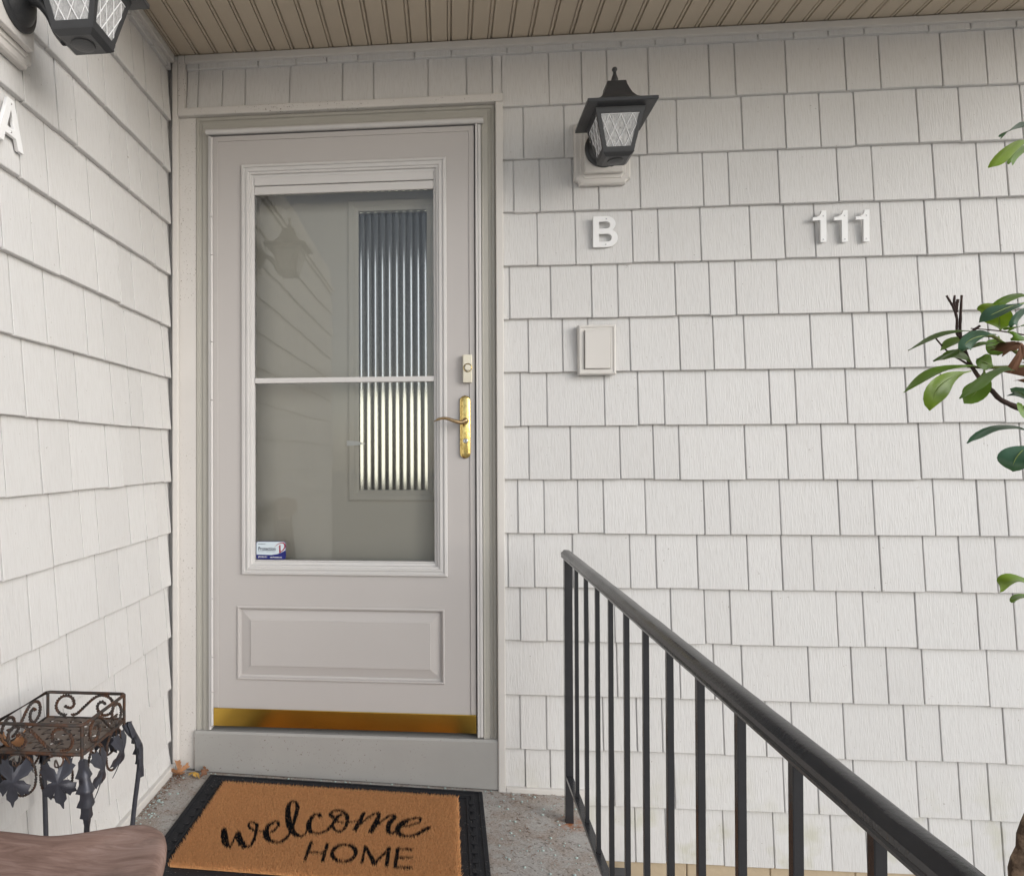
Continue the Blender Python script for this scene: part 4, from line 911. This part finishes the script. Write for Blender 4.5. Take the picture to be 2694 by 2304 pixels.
sh = tag(empty('rhododendron_bush', (2.02, -1.06, -.42)), 'leathery green leaved shrub with bare twigs at the right edge', 'shrub')
SO = (-2.02, 1.06, .42)
TO_CAM = (Vector((.9484, -2.3205, 1.1081)) - Vector((1.82, -1.12, 1.25))).normalized()
def leaf_mesh(B, C, T, W, roll, mt, fold=.22):
    B, C, T = Vector(B), Vector(C), Vector(T); n = 12; bm = NB(); rows = []
    C = C * 2 - (B + T) / 2      # control point so that the spine passes through C
    for k in range(n + 1):
        t = k / n; p = (1 - t) ** 2 * B + 2 * t * (1 - t) * C + t * t * T; tg = (2 * (1 - t) * (C - B) + 2 * t * (T - C)).normalized()
        s = tg.cross(TO_CAM).normalized(); nn = s.cross(tg); cr, sr = math.cos(roll), math.sin(roll); side = cr * s + sr * nn; nrm = -sr * s + cr * nn
        f = max(0, (t - .04) / .96); w = W / 2 * (math.sin(math.pi * f ** 1.4) ** .72 if 0 < f < 1 else 0) * (1 - .12 * f); w = max(w, .0009 * (1 - f) + .0002)
        rows.append([bm.verts.new(p + side * (w * u) + nrm * (fold * w * abs(u) - .10 * w * u * u + .0012 * math.sin(9 * t + 3 * u))) for u in (-1, -.55, 0, .55, 1)])
    for a, b in zip(rows, rows[1:]):
        for k in range(4): bm.faces.new((a[k], a[k + 1], b[k + 1], b[k]))
    me = tomesh(bm, 'leaf', mt, 'all', normals=False); return me
def midrib(B, C, T):
    B, C, T = Vector(B), Vector(C), Vector(T); C = C * 2 - (B + T) / 2
    return tube(NB(), [(1 - t) ** 2 * B + 2 * t * (1 - t) * C + t * t * T + TO_CAM * .0006 for t in [k / 8 * .93 for k in range(9)]], [.0011 * (1 - k / 11) for k in range(9)], 5)
for i, (B, C, T, w, tone) in enumerate(LEAVES):
    Wt = max(w, .034 if w < .024 else w * 1.08); roll = math.acos(min(1, w / Wt)) * (1 if i % 2 else -1)
    lf = link('leaf', leaf_mesh(B, C, T, Wt, roll, M_LF[tone]), sh, SO)
    if w > .02: obj('midrib', midrib(B, C, T), M_MIDRIB, lf)
# the rest of the bush, out of the frame to the right
for i in range(70):
    th = random.uniform(0, 6.28); b = Vector((2.15 + random.gauss(0, .12), -1.06 + random.gauss(0, .16), random.uniform(.75, 1.75))); d = Vector((math.cos(th), math.sin(th), random.uniform(-.5, .35))).normalized() * random.uniform(.10, .15)
    e_ = b + d
    if min(q.x - (.9484 + .90 * (2.3205 + q.y)) for q in (b, e_)) < .03: continue
    link('leaf', leaf_mesh(b, b + d * .55 + Vector((0, 0, .008)), b + d, random.uniform(.03, .045), random.uniform(-.8, .8), random.choice(M_LF)), sh, SO)
def shp(name, pts, r, mt, n=8): 
    q = catmull(pts, 4); N = len(q); rr_ = [(r[0] + (r[1] - r[0]) * k / (N - 1)) * (1 + .10 * math.sin(k * 2.3) + random.uniform(-.06, .06)) for k in range(N)]; return obj(name, tube(NB(), q, rr_, n), mt, sh, 70, loc=SO)
shp('trunk', [(1.893, -1.08, -.43), (1.896, -1.08, .10), (1.900, -1.075, .34), (1.914, -1.07, .42), (1.944, -1.06, .50), (1.990, -1.05, .62), (2.04, -1.05, .85), (2.06, -1.06, 1.05)], (.024, .016), M_BARK, 14)
Z = -1.085
shp('branch', [(2.055, -1.06, 1.03), (1.99, Z, 1.14), (1.922, Z, 1.172), (1.888, Z, 1.188), (1.868, Z, 1.199), (1.856, Z, 1.213), (1.842, Z, 1.227), (1.823, Z, 1.257), (1.813, Z, 1.284), (1.807, Z, 1.308), (1.808, Z, 1.343), (1.810, Z, 1.374)], (.0052, .0017), M_TWIG)
shp('branch', [(1.810, Z, 1.302), (1.802, Z, 1.31), (1.802, Z, 1.335), (1.797, Z, 1.353), (1.792, Z, 1.363), (1.786, Z, 1.374)], (.0021, .0017), M_TWIG)
shp('twig', [(1.802, Z, 1.345), (1.798, Z, 1.361), (1.799, Z, 1.374)], (.0024, .0016), M_TWIG); shp('twig', [(1.801, Z, 1.350), (1.802, Z, 1.358), (1.804, Z, 1.367)], (.0028, .0024), M_TWIG)
shp('twig', [(1.820, Z, 1.257), (1.796, Z, 1.273), (1.782, Z, 1.285), (1.767, Z, 1.304)], (.0018, .0012), M_TWIG); shp('twig', [(1.915, Z, 1.304), (1.895, Z, 1.308), (1.861, Z, 1.314), (1.824, Z, 1.318)], (.0014, .0009), M_TWIG)
shp('twig', [(1.812, Z, 1.304), (1.824, Z, 1.312), (1.838, Z, 1.322)], (.0020, .0022), M_TWIG)
shp('green_stem', [(2.03, -1.08, 1.20), (1.95, Z, 1.235), (1.923, Z, 1.255), (1.895, Z, 1.277), (1.875, Z, 1.291), (1.860, Z, 1.303), (1.840, Z, 1.306)], (.0042, .0022), M_STEM); shp('green_stem', [(2.04, -1.08, 1.22), (1.95, Z, 1.253), (1.895, Z, 1.252), (1.851, Z, 1.252), (1.818, Z, 1.254)], (.0040, .0020), M_STEM)
dry_leaf((1.850, -1.135, 1.254), (R(35), R(150), R(20)), .52, M_DRY, 'brown dead leaf caught in the shrub, left of two', .034)
dry_leaf((1.893, -1.120, 1.235), (R(-40), R(100), R(-25)), .62, M_DRY, 'brown dead leaf caught in the shrub at the frame edge', .034)

# ================================================================ SMALL THINGS
bm = NB(); box(bm, -.035, .035, -.05, .0, 0, .16, .004); ub = tag(empty('utility_box', (1.485, -.02, -.385)), 'small grey plastic box at the foot of the wall behind the slab', 'utility box')
obj('housing', bm, M_LAMP, ub); bm = NB(); box(bm, -.030, .030, -.056, -.0505, .012, .146, .003); obj('cover', bm, M_CASE, ub)
def blob(bm, c, r):
    t = bmesh.new(); bmesh.ops.create_icosphere(t, subdivisions=1, radius=r)
    for v in t.verts: v.co = Vector((v.co.x * random.uniform(.8, 1.2), v.co.y * random.uniform(.8, 1.2), v.co.z * random.uniform(.4, .7))) + Vector(c)
    merge(bm, t)
bm = NB()
for i in range(230):
    k = random.random()
    if k < .35: x_, y_ = .022 + abs(random.gauss(0, .025)), -.03 - random.random() * .42
    elif k < .55: x_, y_ = random.uniform(.10, 1.10), -.012 - abs(random.gauss(0, .006))
    else: x_, y_ = random.uniform(1.075, 1.345), -.02 - random.random() ** 1.3 * .6
    r_ = random.choice((.0015, .002, .0025, .0032, .0045)); blob(bm, (x_, y_, floor_z(x_) + r_ * .3), r_)
tag(obj('salt_pellets', bm, M_PELLET, smooth=80), 'scattered teal ice melt pellets on the porch slab', 'pellets', kind='stuff')
bm = NB()
for i in range(260):
    if random.random() < .6: x_, y_ = .02 + abs(random.gauss(0, .022)), -.02 - random.random() ** 1.5 * .3
    else: x_, y_ = random.uniform(1.07, 1.35), -.015 - random.random() ** 2 * .5
    a = random.uniform(0, 6.28); L_ = random.uniform(.004, .018); z_ = floor_z(x_) + .001
    tube(bm, [(x_, y_, z_), (x_ + L_ * .5 * math.cos(a), y_ + L_ * .5 * math.sin(a), z_ + random.uniform(.0005, .004)), (x_ + L_ * math.cos(a + .4), y_ + L_ * math.sin(a + .4), z_)], random.uniform(.0003, .0008), 4)
tag(obj('leaf_litter', bm, M_DRY), 'bits of dry leaf and twig swept against the walls', 'litter', kind='stuff')
